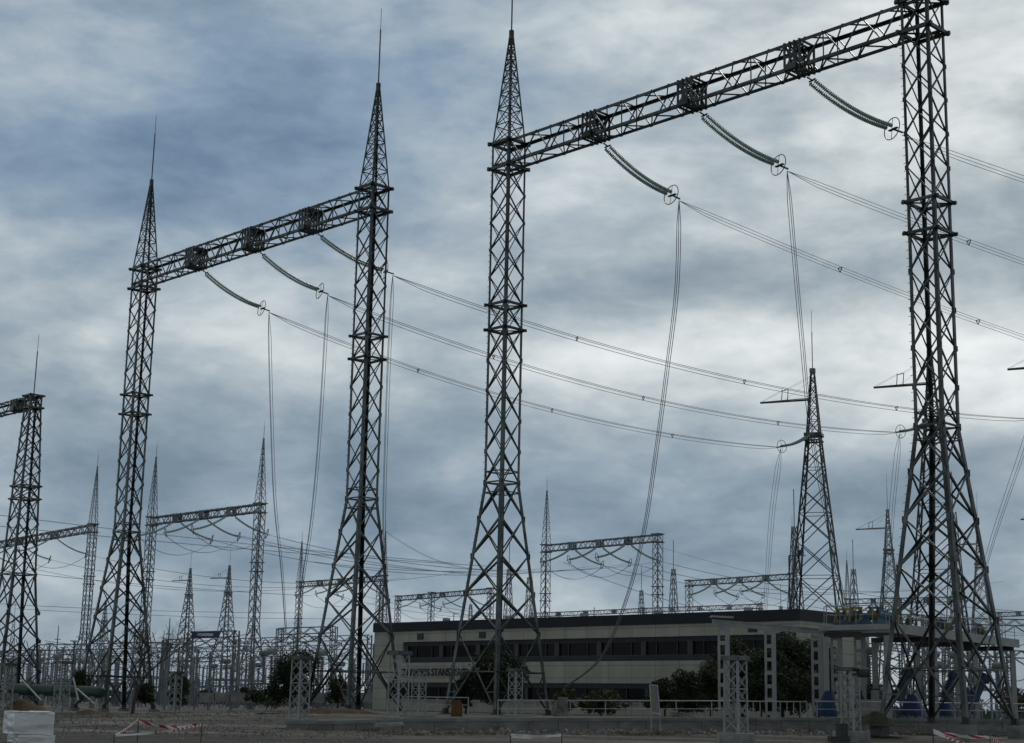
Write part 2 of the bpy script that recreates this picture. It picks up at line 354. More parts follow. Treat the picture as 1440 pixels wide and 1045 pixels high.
segs=[base,sec(zW,A_S,zM2,A_S,5),[(zM2,A_S),(zM1,A_S)],sec(zM1,A_S,zL,A_S,5),[(zL,A_S),(H,A_S)]]
rings=[(zW,A_S-.02,.10,0,.10),(zW+.75,A_S-.04,.07,0,.07),(zW-.7,A_S+.03,.07,0,.07),(zM2,A_S,.15,.28,.16),(zM1,A_S,.15,.28,.16),(zL,A_S,.17,.30,.20),(H,A_S,.17,.30,.20)]
BANG=math.radians(-45.7)
P={k:V((x,y,0)) for k,(x,y) in dict(B=(-34.34,142.0),C=(-11.10,118.2),D=(-.54,107.5),E=(22.82,83.2)).items()}
LW=[.25,.20,.19,.17,.17]; BW=[.115,.085,.08,.08,.075]
tD=make_tower('portal_tower',segs,LW,BW,rings,(H,A_S,48.67,.10,9),(48.67,55.23),STEEL,'tall spired lattice tower in front of the building, left end of the right portal')
tD.location=P['D']; tD.rotation_euler=(0,0,BANG)
PD=P['D']+V((0,0,-.08)); tD.location=PD
copy_thing(tD,P['E'],BANG,'biggest lattice tower at the far right, its top cut off by the photo edge')
copy_thing(tD,P['C'],BANG,'tall spired lattice tower at the right end of the left-hand portal, left of the building')
copy_thing(tD,P['B']+V((0,0,-.35)),BANG,'tall spired lattice tower at the left end of the left-hand portal, behind the bare tree')
# far towers reuse the same meshes in hazier steel: one hazy prototype
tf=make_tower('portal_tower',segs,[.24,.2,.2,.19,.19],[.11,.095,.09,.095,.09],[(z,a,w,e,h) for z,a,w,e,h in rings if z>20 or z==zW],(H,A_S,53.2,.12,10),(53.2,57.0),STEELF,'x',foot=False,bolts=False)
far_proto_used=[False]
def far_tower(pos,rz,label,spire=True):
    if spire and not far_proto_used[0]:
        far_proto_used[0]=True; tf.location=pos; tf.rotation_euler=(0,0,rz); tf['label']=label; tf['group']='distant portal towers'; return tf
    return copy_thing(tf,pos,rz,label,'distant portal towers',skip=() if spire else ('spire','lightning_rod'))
# ------------------------------------------------------------------ beams
def make_beam(name,p,q,zl,zu,a,att,mt,label,cw=.2,lw=.075,n=None,group='lattice beams',endx=0.):
    d=V((q.x-p.x,q.y-p.y,0)); L=d.length; rz=math.atan2(d.y,d.x)
    t=thing(name,(p.x,p.y,zl+p.z),rz,label,'lattice beam',group); h=zu-zl; z1=h-cw*.3; z0=cw*.3; dz=(q.z-p.z)
    def P_(x,y,z): return V((x,y,z+dz*x/L))
    b=a-.12; x0=-a-endx; x1=L+a+endx
    for s in(-1,1):
        for z in(z0,z1):
            m_=MB(); m_.ang(P_(x0,s*b,z),P_(x1,s*b,z),V((0,-s,0)),V((0,0,1 if z==z0 else -1)),cw,cw*.3); m_.build('chord',mt,t)
    n=n or int(L/1.35); m_=MB(); xs_=[a+(L-2*a)*i/n for i in range(n+1)]
    for i in range(n):
        u,v=xs_[i],xs_[i+1]; e=i%2
        for s in(-1,1):
            m_.bar(P_(u,s*(b+.02),z0 if e else z1),P_(v,s*(b+.02),z1 if e else z0),lw)
            m_.bar(P_(u,s*b*(-1 if e else 1),z1 if s>0 else z0),P_(v,s*b*(1 if e else -1),z1 if s>0 else z0),lw)
        if i%4==0: 
            for s in(-1,1): m_.bar(P_(u,s*b,z0),P_(u,s*b,z1),lw*.8)
            m_.bar(P_(u,-b,z0+.05),P_(u,b,z0+.05),lw*.8); m_.bar(P_(u,-b,z1-.05),P_(u,b,z1-.05),lw*.8)
    m_.build('lacing',mt,t)
    for ft in att:
        xc=ft*L; m_=MB(); w=.55; far_=mt is STEELF
        for x in((xc-w,xc+w) if far_ else (xc-w,xc-w*.3,xc+w*.3,xc+w)):
            for s in(-1,1): m_.bar(P_(x,s*b,z0-.05),P_(x,s*b,z1+.05),lw*1.5)
            for z in(z0,z1): m_.bar(P_(x,-b,z),P_(x,b,z),lw*1.5)
            m_.bar(P_(x,-b,z0),P_(x,b,z1),lw); m_.bar(P_(x,b,z0),P_(x,-b,z1),lw)
        for s in(-1,1):
            m_.bar(P_(xc-w,s*b,z0),P_(xc+w,s*b,z1),lw*1.2); m_.bar(P_(xc+w,s*b,z0),P_(xc-w,s*b,z1),lw*1.2)
            m_.bar(P_(xc-w,s*b,h/2),P_(xc+w,s*b,h/2),lw*1.5)
        m_.box(P_(xc,-b-.1,z0+.15),(w*1.4,.2,.35))
        m_.build('attachment_frame',mt,t)
    return t
def find_t(p,q,z,xp):
    lo,hi=0.,1.
    for _ in range(40):
        mid=(lo+hi)/2; P_=p.lerp(q,mid); X=proj((P_.x,P_.y,z))[0]
        if X<xp: lo=mid
        else: hi=mid
    return mid
attDE=[find_t(P['D'],P['E'],39,x) for x in(838,973,1124)]
attBC=[find_t(P['B'],P['C'],39,x) for x in(276,356,437)]
make_beam('portal_beam',P['D'],P['E'],zL,H,A_S,attDE,STEEL,'large lattice crossbeam between the two right-hand towers, rising to the upper right corner',group='foreground portal beams')
make_beam('portal_beam',P['B'],P['C'],zL,H,A_S,attBC,STEEL,'long lattice crossbeam joining the two spired towers in the left half',group='foreground portal beams')
# tower A (different type, tapered, no spire)
YA=150
def zA(y,x=30): return at(x,y,YA).z+.4
pa=at(11,985,YA); pa.z=0
zu,zl,r1,r2,rk=zA(557,45),zA(574,45),zA(684),zA(702),zA(808,27)
segA=[[(0,2.15),(3.2,1.98),(6.0,1.82),(8.6,1.62),(rk,1.2)],sec(rk,1.2,r2,.98,3),[(r2,.98),(r1,.95)],sec(r1,.95,zl,.62,5),[(zl,.62),(zu,.62)]]
tA=make_tower('portal_tower',segA,[.24,.2,.2,.18,.18],[.12,.1,.1,.09,.09],[(rk,1.16,.1,0,.1),(r2,.98,.13,.2,.14),(r1,.95,.13,.2,.14),(zl,.62,.14,.22,.16),(zu,.62,.14,.22,.16)],None,(zu,zA(470,56)),STEEL,'tapered lattice tower without a spire at the left edge, a thin rod on its top')
tA.location=pa+V((0,0,-.4)); tA.rotation_euler=(0,0,BANG)
pa2=pa+V((-math.cos(BANG),-math.sin(BANG),0))*30
copy_thing(tA,pa2+V((0,0,-.4)),BANG,'tapered lattice tower carrying the outer end of the left edge beam')
make_beam('portal_beam',pa2+V((0,0,-.4)),pa+V((0,0,-.4)),zl,zu,.62,(.3,.62,.9),STEEL,'lattice beam stub running out of the photo at the left edge',cw=.17,group='foreground portal beams')
# ------------------------------------------------------------------ insulators
def sagpath(p,q,sag,n):
    return [p.lerp(q,i/n)-V((0,0,4*sag*(i/n)*(1-i/n))) for i in range(n+1)]
def disc_chain(mb,path,pitch,R,sides=10):
    L=sum((b-a).length for a,b in zip(path,path[1:])); nd=max(4,int(L/pitch)); pts=[];rad=[]
    def pt(s):
        for a,b in zip(path,path[1:]):
            l=(b-a).length
            if s<=l: return a.lerp(b,s/l)
            s-=l
        return path[-1]
    for k in range(nd):
        for f,r in((0,.42),(.3,.45),(.42,1),(.66,.9),(.7,.42)):
            pts.append(pt((k+f)*L/nd)); rad.append(R*r)
    mb.tube(pts,0,sides,rad)
def insulator(p,q,sag,label,group,R=.145,sep=.5,ringR=.72,mt=STEEL,pitch=.135,sides=10,single=False):
    t=thing('insulator_string',p,0,label,'insulator string',group); d=(q-p); hd=V((d.x,d.y,0)).normalized(); sd=V((-hd.y,hd.x,0))
    o=V((0,0,0)); e=d
    for s in ((0,) if single else (-1,1)):
        m_=MB(); a=o+d*.06+sd*(s*sep/2)-V((0,0,.1)); b=e-d*.05+sd*(s*sep/2)
        disc_chain(m_,sagpath(a,b,sag,10),pitch,R,sides); m_.build('disc_string',GLASSG,t,smooth=False)
    m_=MB(); dl=(e-sagpath(o,e,sag,10)[-2]).normalized()
    c=e-dl*.15; m_.torus(c,dl,ringR,.032,28,5)
    m_.bar(c-V((0,0,ringR))+dl*(dl.z*ringR),c+V((0,0,ringR))-dl*(dl.z*ringR),.03); m_.build('grading_ring',mt,t)
    m_=MB(); m_.box(e-dl*.05,(.2,sep+.25,.07),math.atan2(hd.y,hd.x)); m_.bar(e,e+dl*.7,.09); m_.build('yoke_plate',DARK,t); m_=MB(); m_.bar(o,o+d*.07,.07); m_.bar(V((0,0,0))+sd*sep*.6+d*.06,-sd*sep*.6+d*.06,.08); m_.build('hanger',DARK,t)
    return t,dl
# F row (anchor towers) positions
zF=at(1150,521,180).z
F1=at(1152,985,180); F1.z=0
Fdir=V((11.0,-10.2,0))
F2=F1+Fdir; F3=F1+Fdir*2.05; F4=F1+Fdir*3.1; F5=F1+Fdir*4.15; F6=F1+Fdir*5.2
zat=at(1145,612,180).z
def solve_end(S,T,xp,yp):
    h=V((T.x-S.x,T.y-S.y,0)).normalized(); lo,hi=0,40
    for _ in range(50):
        s=(lo+hi)/2; Q=S+h*s; r=at(xp,yp,Q.y)
        if Q.x<r.x: lo=s
        else: hi=s
    Q=S+h*s; return V((Q.x,Q.y,at(xp,yp,Q.y).z))
def fit_sag(p,q,xp,yp):
    lo,hi=-2,40
    for _ in range(40):
        s=(lo+hi)/2; pts=sagpath(p,q,s,60); pr=[proj(a) for a in pts if (a-CAM).dot(_F)>1]
        y=None
        for (x0,y0),(x1,y1) in zip(pr,pr[1:]):
            if (x0-xp)*(x1-xp)<=0 and x0!=x1: y=lerp(y0,y1,(xp-x0)/(x1-x0)); break
        if y is None: return 3.
        if y<yp: lo=s
        else: hi=s
    return s
def bundle(p,q,sag,r,label,group='overhead conductors',n=28,sep=.42,spc=3,mt=WIRE,cnt=3,name='overhead_conductor'):
    d=q-p; hd=V((d.x,d.y,0)).normalized(); sd=V((-hd.y,hd.x,0)); t=thing(name,p,0,label,'overhead line',group)
    offs=[(sd*(sep/2),0),(-sd*(sep/2),0),(V((0,0,0)),-sep*.85)][:cnt] if cnt>1 else [(V((0,0,0)),0)]
    path=sagpath(V((0,0,0)),d,sag,n); m_=MB()
    for k,(o_,dz) in enumerate(offs):
        pts=[]
        for i,a in enumerate(path):
            f=min(1,i/1.2,(n-i)/1.2); pts.append(a+(o_+V((0,0,dz)))*f)
        m_.tube(pts,r,5)
    m_.build('wires',mt,t)
    for k in range(spc):
        a=path[int((k+1)*n/(spc+1))]; s=MB()
        tri=[a+o_+V((0,0,dz)) for o_,dz in offs]
        for i in range(len(tri)): s.bar(tri[i],tri[(i+1)%len(tri)],.05)
        s.build('spacer',mt,t)
    return t
hb=A_S-.1
nb=V((-math.sin(BANG),math.cos(BANG),0)) # far side normal
ENDS={}
for key,p,q,att,tg,rg in (('DE','D','E',attDE,(F4,F5,F6),((946,275),(1097,233),(1257,182))),('BC','B','C',attBC,(F1,F2,F3),((370,434),(452,410),(543,382)))):
    names={'DE':('nearest to the left tower','in the middle of the beam','closest to the big right tower'),'BC':('nearest to the left end','in the middle','nearest to the right end')}[key]
    for i in range(3):
        c=P[p].lerp(P[q],att[i]); S=V((c.x,c.y,zL-.0))+nb*hb
        x,y=rg[i]; Q=solve_end(S,tg[i],x,y)
        insulator(S,Q,.38,('green glass insulator strings on the right-hand beam, ' if key=='DE' else 'green glass insulator strings on the left-hand beam, ')+names[i],'insulator strings on the foreground portals')
        h=V((tg[i].x-Q.x,tg[i].y-Q.y,0)).normalized(); ENDS[key,i]=Q+h*.6-V((0,0,.25))
RW=.020
# conductors
Tt=[None]*6
for i,Fp in enumerate((F1,F2,F3,F4,F5,F6)): Tt[i]=V((Fp.x,Fp.y,zat))
fe={}
for i,(x,y) in enumerate(((1098,628),(1265,607),(1448,588))):
    # string from F tower back to ring end
    S=Tt[i].copy(); src=ENDS['BC',i]; h=V((src.x-S.x,src.y-S.y,0)).normalized(); best=None
    Q=S+h*5.2
    if i<2:
        lo,hi=0,12
        for _ in range(40):
            s=(lo+hi)/2; Q=S+h*s
            if Q.x>at(x,y,Q.y).x: lo=s
            else: hi=s
        Q=S+h*s
    Q.z=at(x,y,Q.y).z
    fe[i]=Q
    insulator(S+h*.7,Q,.25,['green insulator string from the middle anchor tower to a ring above the building roof','green insulator string reaching left from the anchor tower hidden behind the big right tower','green insulator string of the anchor tower beyond the right edge'][i],'insulator strings on the anchor towers',R=.15)
    mid={0:(740,565),1:(1000,577),2:(1090,543)}[i]
    bundle(src,Q-V((0,0,.1)),fit_sag(src,Q,*mid),RW+.004,['lowest overhead conductor bundle spanning from the left portal to the middle anchor tower','middle overhead conductor bundle from the left portal to the tower behind the big right tower','upper overhead conductor bundle from the left portal passing behind both right towers'][i])
for i in range(3):
    src=ENDS['DE',i]; h=V((src.x-Tt[3+i].x,src.y-Tt[3+i].y,0)).normalized(); Q=Tt[3+i]+h*5.5-V((0,0,1.2))
    mid={0:(1200,384),1:(1400,352),2:(1400,236)}[i]
    bundle(src,Q,fit_sag(src,Q,*mid),RW-.002,['overhead conductor bundle leaving the first ring of the right portal toward the right edge','overhead conductor bundle leaving the second ring of the right portal toward the right edge','overhead conductor bundle leaving the third ring behind the big right tower'][i])
# droppers
def catmull(pts,n=8):
    P_=[pts[0]]+pts+[pts[-1]]; out=[]
    for i in range(1,len(P_)-2):
        a,b,c,d=P_[i-1:i+3]
        for k in range(n):
            t=k/n; out.append(.5*((2*b)+(c-a)*t+(2*a-5*b+4*c-d)*t*t+(3*b-3*c+d-a)*t**3))
    return out+[pts[-1]]
def dropper(start,pxs,dY,label,r=.022,cnt=3,sep=.32,mt=WIRE,closed=.9):
    n=len(pxs); pts=[start]+[at(x,y,start.y+dY*(k+1)/n) for k,(x,y) in enumerate(pxs)]
    t=thing('dropper_cable',start,0,label,'dropper cable','dropper cables'); cv=[p-start for p in catmull(pts,8)]; m_=MB()
    for k in range(cnt):
        a=2*math.pi*k/cnt+.4; o_=V((math.cos(a),math.sin(a),0))*sep*.5
        m_.tube([p+o_*min(1,i/3)*lerp(1,.35,(i/len(cv))**2*closed) for i,p in enumerate(cv)],r,5)
    m_.build('wires',mt,t); return t
dropper(ENDS['DE',0],[(952,400),(938,520),(922,640),(905,750),(880,845),(845,925),(795,966)],6,'long cable bundle dropping from the first ring and curving to the ground before the building',r=.026)
dropper(ENDS['DE',1],[(1118,370),(1128,480),(1140,600),(1165,740),(1191,856),(1226,917),(1258,938)],8,'long cable bundle dropping from the second ring past the middle anchor tower')
dropper(ENDS['BC',0],[(381,560),(386,700),(396,800),(402,888)],4,'leftmost dropper cable bundle under the left portal ring')
dropper(ENDS['BC',1],[(455,520),(447,640),(437,740),(424,830),(418,915)],4,'dropper cable bundle between the left portal and the tower right of it')
dropper(ENDS['BC',2],[(547,500),(542,640),(540,740),(543,840),(548,900)],5,'dropper cable bundle just right of the right-hand tower of the left portal')
dropper(fe[0]-V((0,0,.2)),[(1086,720),(1080,800),(1075,880)],2,'dropper cable hanging from the ring left of the middle anchor tower',sep=.7)
dropper(fe[1]-V((0,0,.2)),[(1256,700),(1249,790),(1240,880)],2,'dropper cable hanging beside the small far anchor tower',sep=.7)
dropper(at(1462,560,150),[(1436,640),(1412,710),(1390,780),(1374,850)],6,'slanting dropper cable at the right edge',sep=.7)
# ------------------------------------------------------------------ anchor towers (F type)
def make_anchor(mt,label,k=1.):
    t=thing('anchor_tower',(0,0,0),0,label,'anchor tower','anchor towers'); zT,zw=zF,zat; aw=.80;at_=.24;ab=3.75
    segs_=[sec(zT-(zT-zw),aw,zT,at_,6,.88)]
    lowlv=sec(0,ab,zw,aw,9,.86)
    for sx,sy in((-1,-1),(1,-1),(1,1),(-1,1)):
        m_=MB(); m_.ang(V((sx*ab,sy*ab,0)),V((sx*aw,sy*aw,zw)),V((-sx,0,0)),V((0,-sy,0)),.2*k,.035); m_.ang(V((sx*aw,sy*aw,zw)),V((sx*at_,sy*at_,zT)),V((-sx,0,0)),V((0,-sy,0)),.15*k,.03)
        m_.build('leg',mt,t)
    m_=MB(); lattice(m_,lowlv,.11*k); 
    for z,a in lowlv[1:-1:2]: ring(m_,z,a-.05,.07*k)
    lattice(m_,segs_[0],.09*k); 
    for z,a in segs_[0]: ring(m_,z,a-.04,.06*k)
    m_.build('bracing',mt,t)
    m_=MB(); ring(m_,zw,aw,.2,.15,.35); ring(m_,zw-.7,aw+.02,.14,.1,.2); m_.box((0,0,zw-.1),(aw*1.6,aw*1.6,.25)); m_.build('ring_frame',mt,t)
    m_=MB(); m_.box((0,0,zT-.05),(.62,.62,.5)); m_.tube([V((0,0,zT)),V((0,0,zT+4.6))],.05,6); m_.tube([V((0,0,zT+4.6)),V((0,0,zT+7.2))],.025,5); m_.build('lightning_rod',mt,t)
    # boom to local -x
    za=at(1145,562,180).z; L=6.2; m_=MB()
    for s in(-.3,.3): m_.bar(V((-.3,s,za)),V((-L,s*.4,za-.12)),.11*k)
    m_.bar(V((-.3,0,za+.2)),V((-L,0,za-.02)),.07*k)
    for i in range(12):
        u=-.3-(L-.3)*i/12; v=-.3-(L-.3)*(i+1)/12; m_.bar(V((u,.25*(-1)**i,za-.05)),V((v,-.25*(-1)**i,za-.05)),.06*k)
    for x in(-3.0,-3.7): m_.bar(V((x,0,za)),V((x+.12,0,za+1.35)),.08*k)
    m_.bar(V((-2.9,0,za+1.35)),V((-3.6,0,za+1.2)),.07*k); m_.build('boom',mt,t)
    m_=MB()
    for a,b in ((V((-.1,0,zT-.8)),V((-3.0,0,za+1.3))),(V((-3.6,0,za+1.3)),V((-L,0,za))),(V((-.1,.1,zT-1.1)),V((-3.4,.2,za+.1))),(V((-.1,-.1,zT-.6)),V((-L+.3,-.1,za)))): m_.tube([a,b],.012*k,4)
    m_.build('stay_wire',mt,t)
    return t
rzF=math.radians(-21)
# boom aligned roughly to the left of the view: tower square rotated
fa=make_anchor(STEEL,'middle anchor tower with a boom to its left, standing beyond the building roof'); fa.location=F1; fa.rotation_euler=(0,0,rzF)
copy_thing(fa,F2,rzF,'anchor tower seen through the lattice of the big right tower')
copy_thing(fa,F3,rzF,'anchor tower beyond the right edge with only its boom tip in view')
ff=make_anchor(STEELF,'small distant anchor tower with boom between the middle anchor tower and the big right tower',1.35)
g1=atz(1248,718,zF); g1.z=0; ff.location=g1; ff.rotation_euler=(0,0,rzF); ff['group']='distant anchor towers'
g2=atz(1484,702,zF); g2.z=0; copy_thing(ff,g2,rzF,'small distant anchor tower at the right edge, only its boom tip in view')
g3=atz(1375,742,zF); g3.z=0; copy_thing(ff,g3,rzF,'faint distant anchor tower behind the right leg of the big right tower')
for (x,y),lb in (((268,800),'distant pointed anchor tower left of the pair above the switchyard'),((323,796),'distant pointed anchor tower right of the pair above the switchyard'),((149,905-60),'faint distant anchor tower behind the leftmost spired tower')):
    g=atz(x,y,zF); g.z=0; copy_thing(ff,g,rzF,lb)
# ------------------------------------------------------------------ distant portals
protoS=None
def far_string(S,ang,L,drop,label,grp,sc=1.):
    """generic distant string pair (copied) : local +x outwards"""
    global protoS
    if protoS is None:
        t=thing('insulator_string',S,ang,label,'insulator string',grp)
        for s in(-1,1):
            m_=MB(); disc_chain(m_,sagpath(V((.3,s*.22,-.1)),V((7,s*.22,-3.2)),.5,8),.34,.27,7); m_.build('disc_string',GLASSG,t)
        m_=MB(); m_.torus((7,0,-3.2),V((1,0,-.25)),1.0,.085,20,4); m_.build('grading_ring',STEELF,t); m_=MB(); m_.bar(V((0,0,0)),V((.5,0,-.15)),.1); m_.build('hanger',STEELF,t); m_=MB(); m_.bar(V((7,0,-3.2)),V((7.6,0,-3.4)),.12); m_.build('yoke_plate',STEELF,t)
        protoS=t; t.scale=(sc,sc,sc); return t
    return copy_thing(protoS,S,ang,label,grp,(sc,sc,sc))
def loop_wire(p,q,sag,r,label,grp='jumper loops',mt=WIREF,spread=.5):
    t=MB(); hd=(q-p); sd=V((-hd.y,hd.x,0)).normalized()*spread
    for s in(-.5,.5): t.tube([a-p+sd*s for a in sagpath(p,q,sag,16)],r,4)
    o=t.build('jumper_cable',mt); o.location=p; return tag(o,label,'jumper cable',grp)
def portal(xl,yl,xr,yr,where,spL=True,spR=True,side=(1,-1),towers=(1,1),Hh=H,att=(.25,.5,.75),strings=True,wr=.032,lbl=''):
    p=atz(xl,yl,Hh); q=atz(xr,yr,Hh); p.z=q.z=Hh-H
    rz=math.atan2(q.y-p.y,q.x-p.x)
    if towers[0]: far_tower(p,rz,'distant lattice tower, left end of the portal '+where,spL)
    if towers[1]: far_tower(q,rz,'distant lattice tower, right end of the portal '+where,spR)
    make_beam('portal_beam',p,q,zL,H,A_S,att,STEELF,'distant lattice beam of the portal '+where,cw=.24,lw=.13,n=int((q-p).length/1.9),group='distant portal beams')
    nrm=V((-math.sin(rz),math.cos(rz),0)); k=0
    ordn=('left','middle','right')
    if strings:
        for i,f in enumerate(att):
            c=p.lerp(q,f); C_=V((c.x,c.y,p.z+zL)); e=[]
            for s in side:
                S=C_+nrm*(s*hb); an=math.atan2(nrm.y*s,nrm.x*s)+(-.45 if s>0 else -.45)
                far_string(S,an,7,3,('far-side ' if s>0 else 'near-side ')+ordn[i]+' insulator pair on the portal '+where,'insulator strings on distant portals')
                e.append(S+V((math.cos(an)*7.4,math.sin(an)*7.4,-3.4)))
            if len(e)==2: loop_wire(e[0],e[1],3.6,wr,ordn[i]+' jumper loop under the portal '+where)
            # outgoing span
            an=math.atan2(nrm.y,nrm.x)-.45; E_=e[0]+V((math.cos(an),math.sin(an),0))*90+V((0,0,-1))
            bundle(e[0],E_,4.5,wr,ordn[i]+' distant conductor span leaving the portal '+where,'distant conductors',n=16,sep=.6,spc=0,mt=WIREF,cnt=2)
    return p,q
portal(214,727,366,708,'behind the switchyard, left of centre')
portal(-60,772,131,737,'behind the left edge tower')
portal(768,766,925,751,'above the building roof',spR=False)
portal(969,816,1115,806,'left of the middle anchor tower',spL=False)
portal(422,818,540,809,'low behind the building left corner')
portal(560,838,690,827,'between the two tall centre towers',spL=False,spR=False)
portal(748,862,905,855,'lowest over the roof, left part',spL=True,spR=False,strings=False)
portal(905,855,1068,849,'lowest over the roof, right part',spL=False,spR=False,towers=(0,1),strings=False)
portal(1192,842,1340,839,'behind the big right tower',spL=True,spR=False)
portal(1404,861,1520,856,'at the right edge near the horizon',spL=False,spR=False,strings=False)
for x,y,l in ((607,833,'support column of the low portal between the tall centre towers'),(535,815,'slim column below the low portal left of the building')):
    g=atz(x,y,H); g.z=0; far_tower(g,BANG,'distant '+l,False)
# small far lightning masts
mp=None
def mast(x,y,h,label):
    global mp
    g=atz(x,y,h); g.z=0
    if mp is None:
        t=thing('lightning_mast',g,.4,label,'lightning mast','distant lightning masts'); m_=MB(); lv=sec(0,1.7,30,.3,11,.93); lattice(m_,lv,.07)
        for sx,sy in((-1,-1),(1,-1),(1,1),(-1,1)): m_.bar(V((sx*1.7,sy*1.7,0)),V((sx*.3,sy*.3,30)),.12)
        m_.build('lattice_body',STEELF,t); m_=MB(); m_.tube([V((0,0,30)),V((0,0,36))],.08,5); m_.build('lightning_rod',STEELF,t); mp=t; t.scale=(h/30,)*3; return
    copy_thing(mp,g,.4,label,'distant lightning masts',(h/30,)*3)
for i,(x,y,l) in enumerate(((902,830,'tiny distant mast above the roof, right of the centre portal'),(947,800,'slender distant mast between the two portals over the roof'),(1117,740,'distant mast immediately left of the middle anchor tower'),(744,812,'thin distant mast left of the spired portal tower'),(716,800,'faint mast behind the front centre tower'),(662,850,'small distant mast above the low roof beam'),(20,870,'faint mast at the left edge behind the tapered tower'),(1098,852,'tiny distant mast over the building right corner'),(1200,800,'distant mast right of the middle anchor tower'),(1340,720,'faint mast seen inside the big right tower'))):
    mast(x,y,34,l)
t=MB(); c=at(1126,777,200); t.box(c,(.7,.5,.6)); t.bar(c+V((-1.5,0,-.4)),c+V((.6,0,-.4)),.1); t.bar(c+V((-1.5,0,-.45)),c+V((-1.5,0,-26)),.15); tag(t.build('floodlight',DARK),'small floodlight box beside the mast left of the middle anchor tower','floodlight')
# distant long spans crossing low in the sky
k=0
for (a,b,Ya,Yb,midp,l) in (((-20,722),(640,792),260,300,(300,748),'upper'),((-20,738),(700,797),260,300,(330,765),'second'),((540,745),(700,800),300,310,(620,790),'short middle'),
    ((-20,848),(420,862),330,360,(200,855),'low left'),((-20,800),(440,838),330,360,(200,822),'third'),((1010,-1),(1011,0),1,1,None,None),((330,752),(720,812),270,330,(520,790),'fourth'),((20,856),(560,870),350,380,(300,868),'lowest left'),
    ((930,770),(1440,860),330,300,(1180,830),'right lower'),((760,800),(440,790),350,330,(600,803),'centre'),((790,790),(1120,880),340,300,(960,850),'roofline')):
    if midp is None: continue
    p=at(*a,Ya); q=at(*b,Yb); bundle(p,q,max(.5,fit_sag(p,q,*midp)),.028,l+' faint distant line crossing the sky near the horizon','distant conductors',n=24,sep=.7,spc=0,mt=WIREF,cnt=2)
# ------------------------------------------------------------------ small lattice pillars
def make_pillar():
    t=thing('lattice_pillar',(0,0,0),0,'','support pillar','small lattice support pillars'); a=.44; h=3.6
    for sx,sy in((-1,-1),(1,-1),(1,1),(-1,1)):
        m_=MB(); m_.ang(V((sx*a,sy*a,0)),V((sx*a*.94,sy*a*.94,h)),V((-sx,0,0)),V((0,-sy,0)),.10,.02); m_.build('leg',STEELW,t)
    m_=MB(); lv=sec(.05,a,h-.15,a*.94,5); lattice(m_,lv,.045); 
    for z,aa in(lv[3],): ring(m_,z,aa-.02,.05)
    m_.build('bracing',STEELW,t)
    m_=MB(); m_.box((0,0,h+.06),(1.0,1.0,.05)); ring(m_,h-.06,a*.94,.09,.12,.16); m_.build('cap_frame',STEEL,t)
    return t
pl=make_pillar(); first=True
pd=[(1035,922,1031,70,1,'lattice pillar on a concrete block in front of the battened steel columns'),(1197,938,1028,75,1,'lattice pillar left of the big right tower with a black lamp on top'),
(420,922,1011,80,0,'lattice pillar on the gravel behind the curb, in front of the round bush'),(559,915,1009,80,0,'taller lattice pillar at the left end of the building'),(588,940,1006,88,0,'shorter lattice pillar under the wall lettering'),
(724,940,1006,92,0,'lattice pillar under the front centre tower, beside the orange board'),(245,944,1001,108,0,'lattice pillar in front of the dark shrub right of the bare tree'),(85,929,1001,104,0,'lattice pillar between the tapered tower and the leftmost spired tower'),
(6,932,998,104,0,'lattice pillar cut by the left photo edge')]
for x,y0,y1,Y,ped,l in pd:
    b=at(x,y1,Y); tp=at(x,y0,Y); s=(tp.z-b.z)/3.7; rz=BANG+math.radians(4)
    if first: pl.location=b; pl.rotation_euler=(0,0,rz); pl.scale=(s,s,s); pl['label']=l; first=False
    else: copy_thing(pl,b,rz,l,sc=(s,s,s))
    m_=MB(); hgt=.75 if ped else .3
    m_.box((0,0,-hgt/2-.01),(1.5,1.35,hgt),0); o=m_.build('concrete_footing',CONCP); o.location=b; o.rotation_euler=(0,0,rz+math.radians(40) if ped else rz)
    tag(o,'concrete block under the '+' '.join(l.replace(' on a concrete block','').split()[:12]),'foundation block','pillar foundation blocks')
m_=MB(); c=at(1214,946,74.5); m_.tube([c+V((-.25,0,0)),c+V((.25,.05,0))],.22,12); m_.bar(c+V((0,0,-.05)),c+V((-.5,0,-.1)),.1); tag(m_.build('lamp_housing',DARK,origin=c),'round black lamp housing on top of the right lattice pillar','lamp')
m_=MB(); c=at(1184,1030,73.8); m_.box(c,(.4,.4,.8),.3); m_.box(c+V((-.15,0,-.3)),(.9,.5,.25),.1); tag(m_.build('rubble_sack',DARK,origin=c),'black sack slumped against the foundation block left of the big right tower','sack')
# ------------------------------------------------------------------ building
bl=at(523,1000,150); br_=at(1127,1000,117.2); bl.z=br_.z=0
bd=V((br_.x-bl.x,br_.y-bl.y,0)); BL=bd.length; bang=math.atan2(bd.y,bd.x)
def sof(xp):
    lo,hi=-.2,1.3
    for _ in range(40):
        m0=(lo+hi)/2; c=bl+bd*m0
        if proj(c)[0]<xp: lo=m0
        else: hi=m0
    return m0*BL
def hz(y,x): 
    c=bl+bd*(sof(x)/BL); return at(x,y,c.y).z
zr=hz(870.5,703); zp=hz(884.3,703); zwt=hz(900,703); zwb=hz(931,703); zlt=hz(960.2,703); zlb=hz(985,703); zg=-.2
bld=thing('pump_station_building',bl,bang,'long two-storey beige building with dark roof band, ribbon windows and blue-black lettering','building')
D_=9.5
x0,x1=sof(563),BL-1.2; xl0,xl1=sof(542),BL-6
m_=MB()
m_.cbox((0,0,zwt),(BL,D_,zp)); m_.cbox((0,0.003,zwb),(x0,D_,zwt)); m_.cbox((x1,0.003,zwb),(BL,D_,zwt)); m_.cbox((x0,.6,zwb),(x1,D_,zwt))
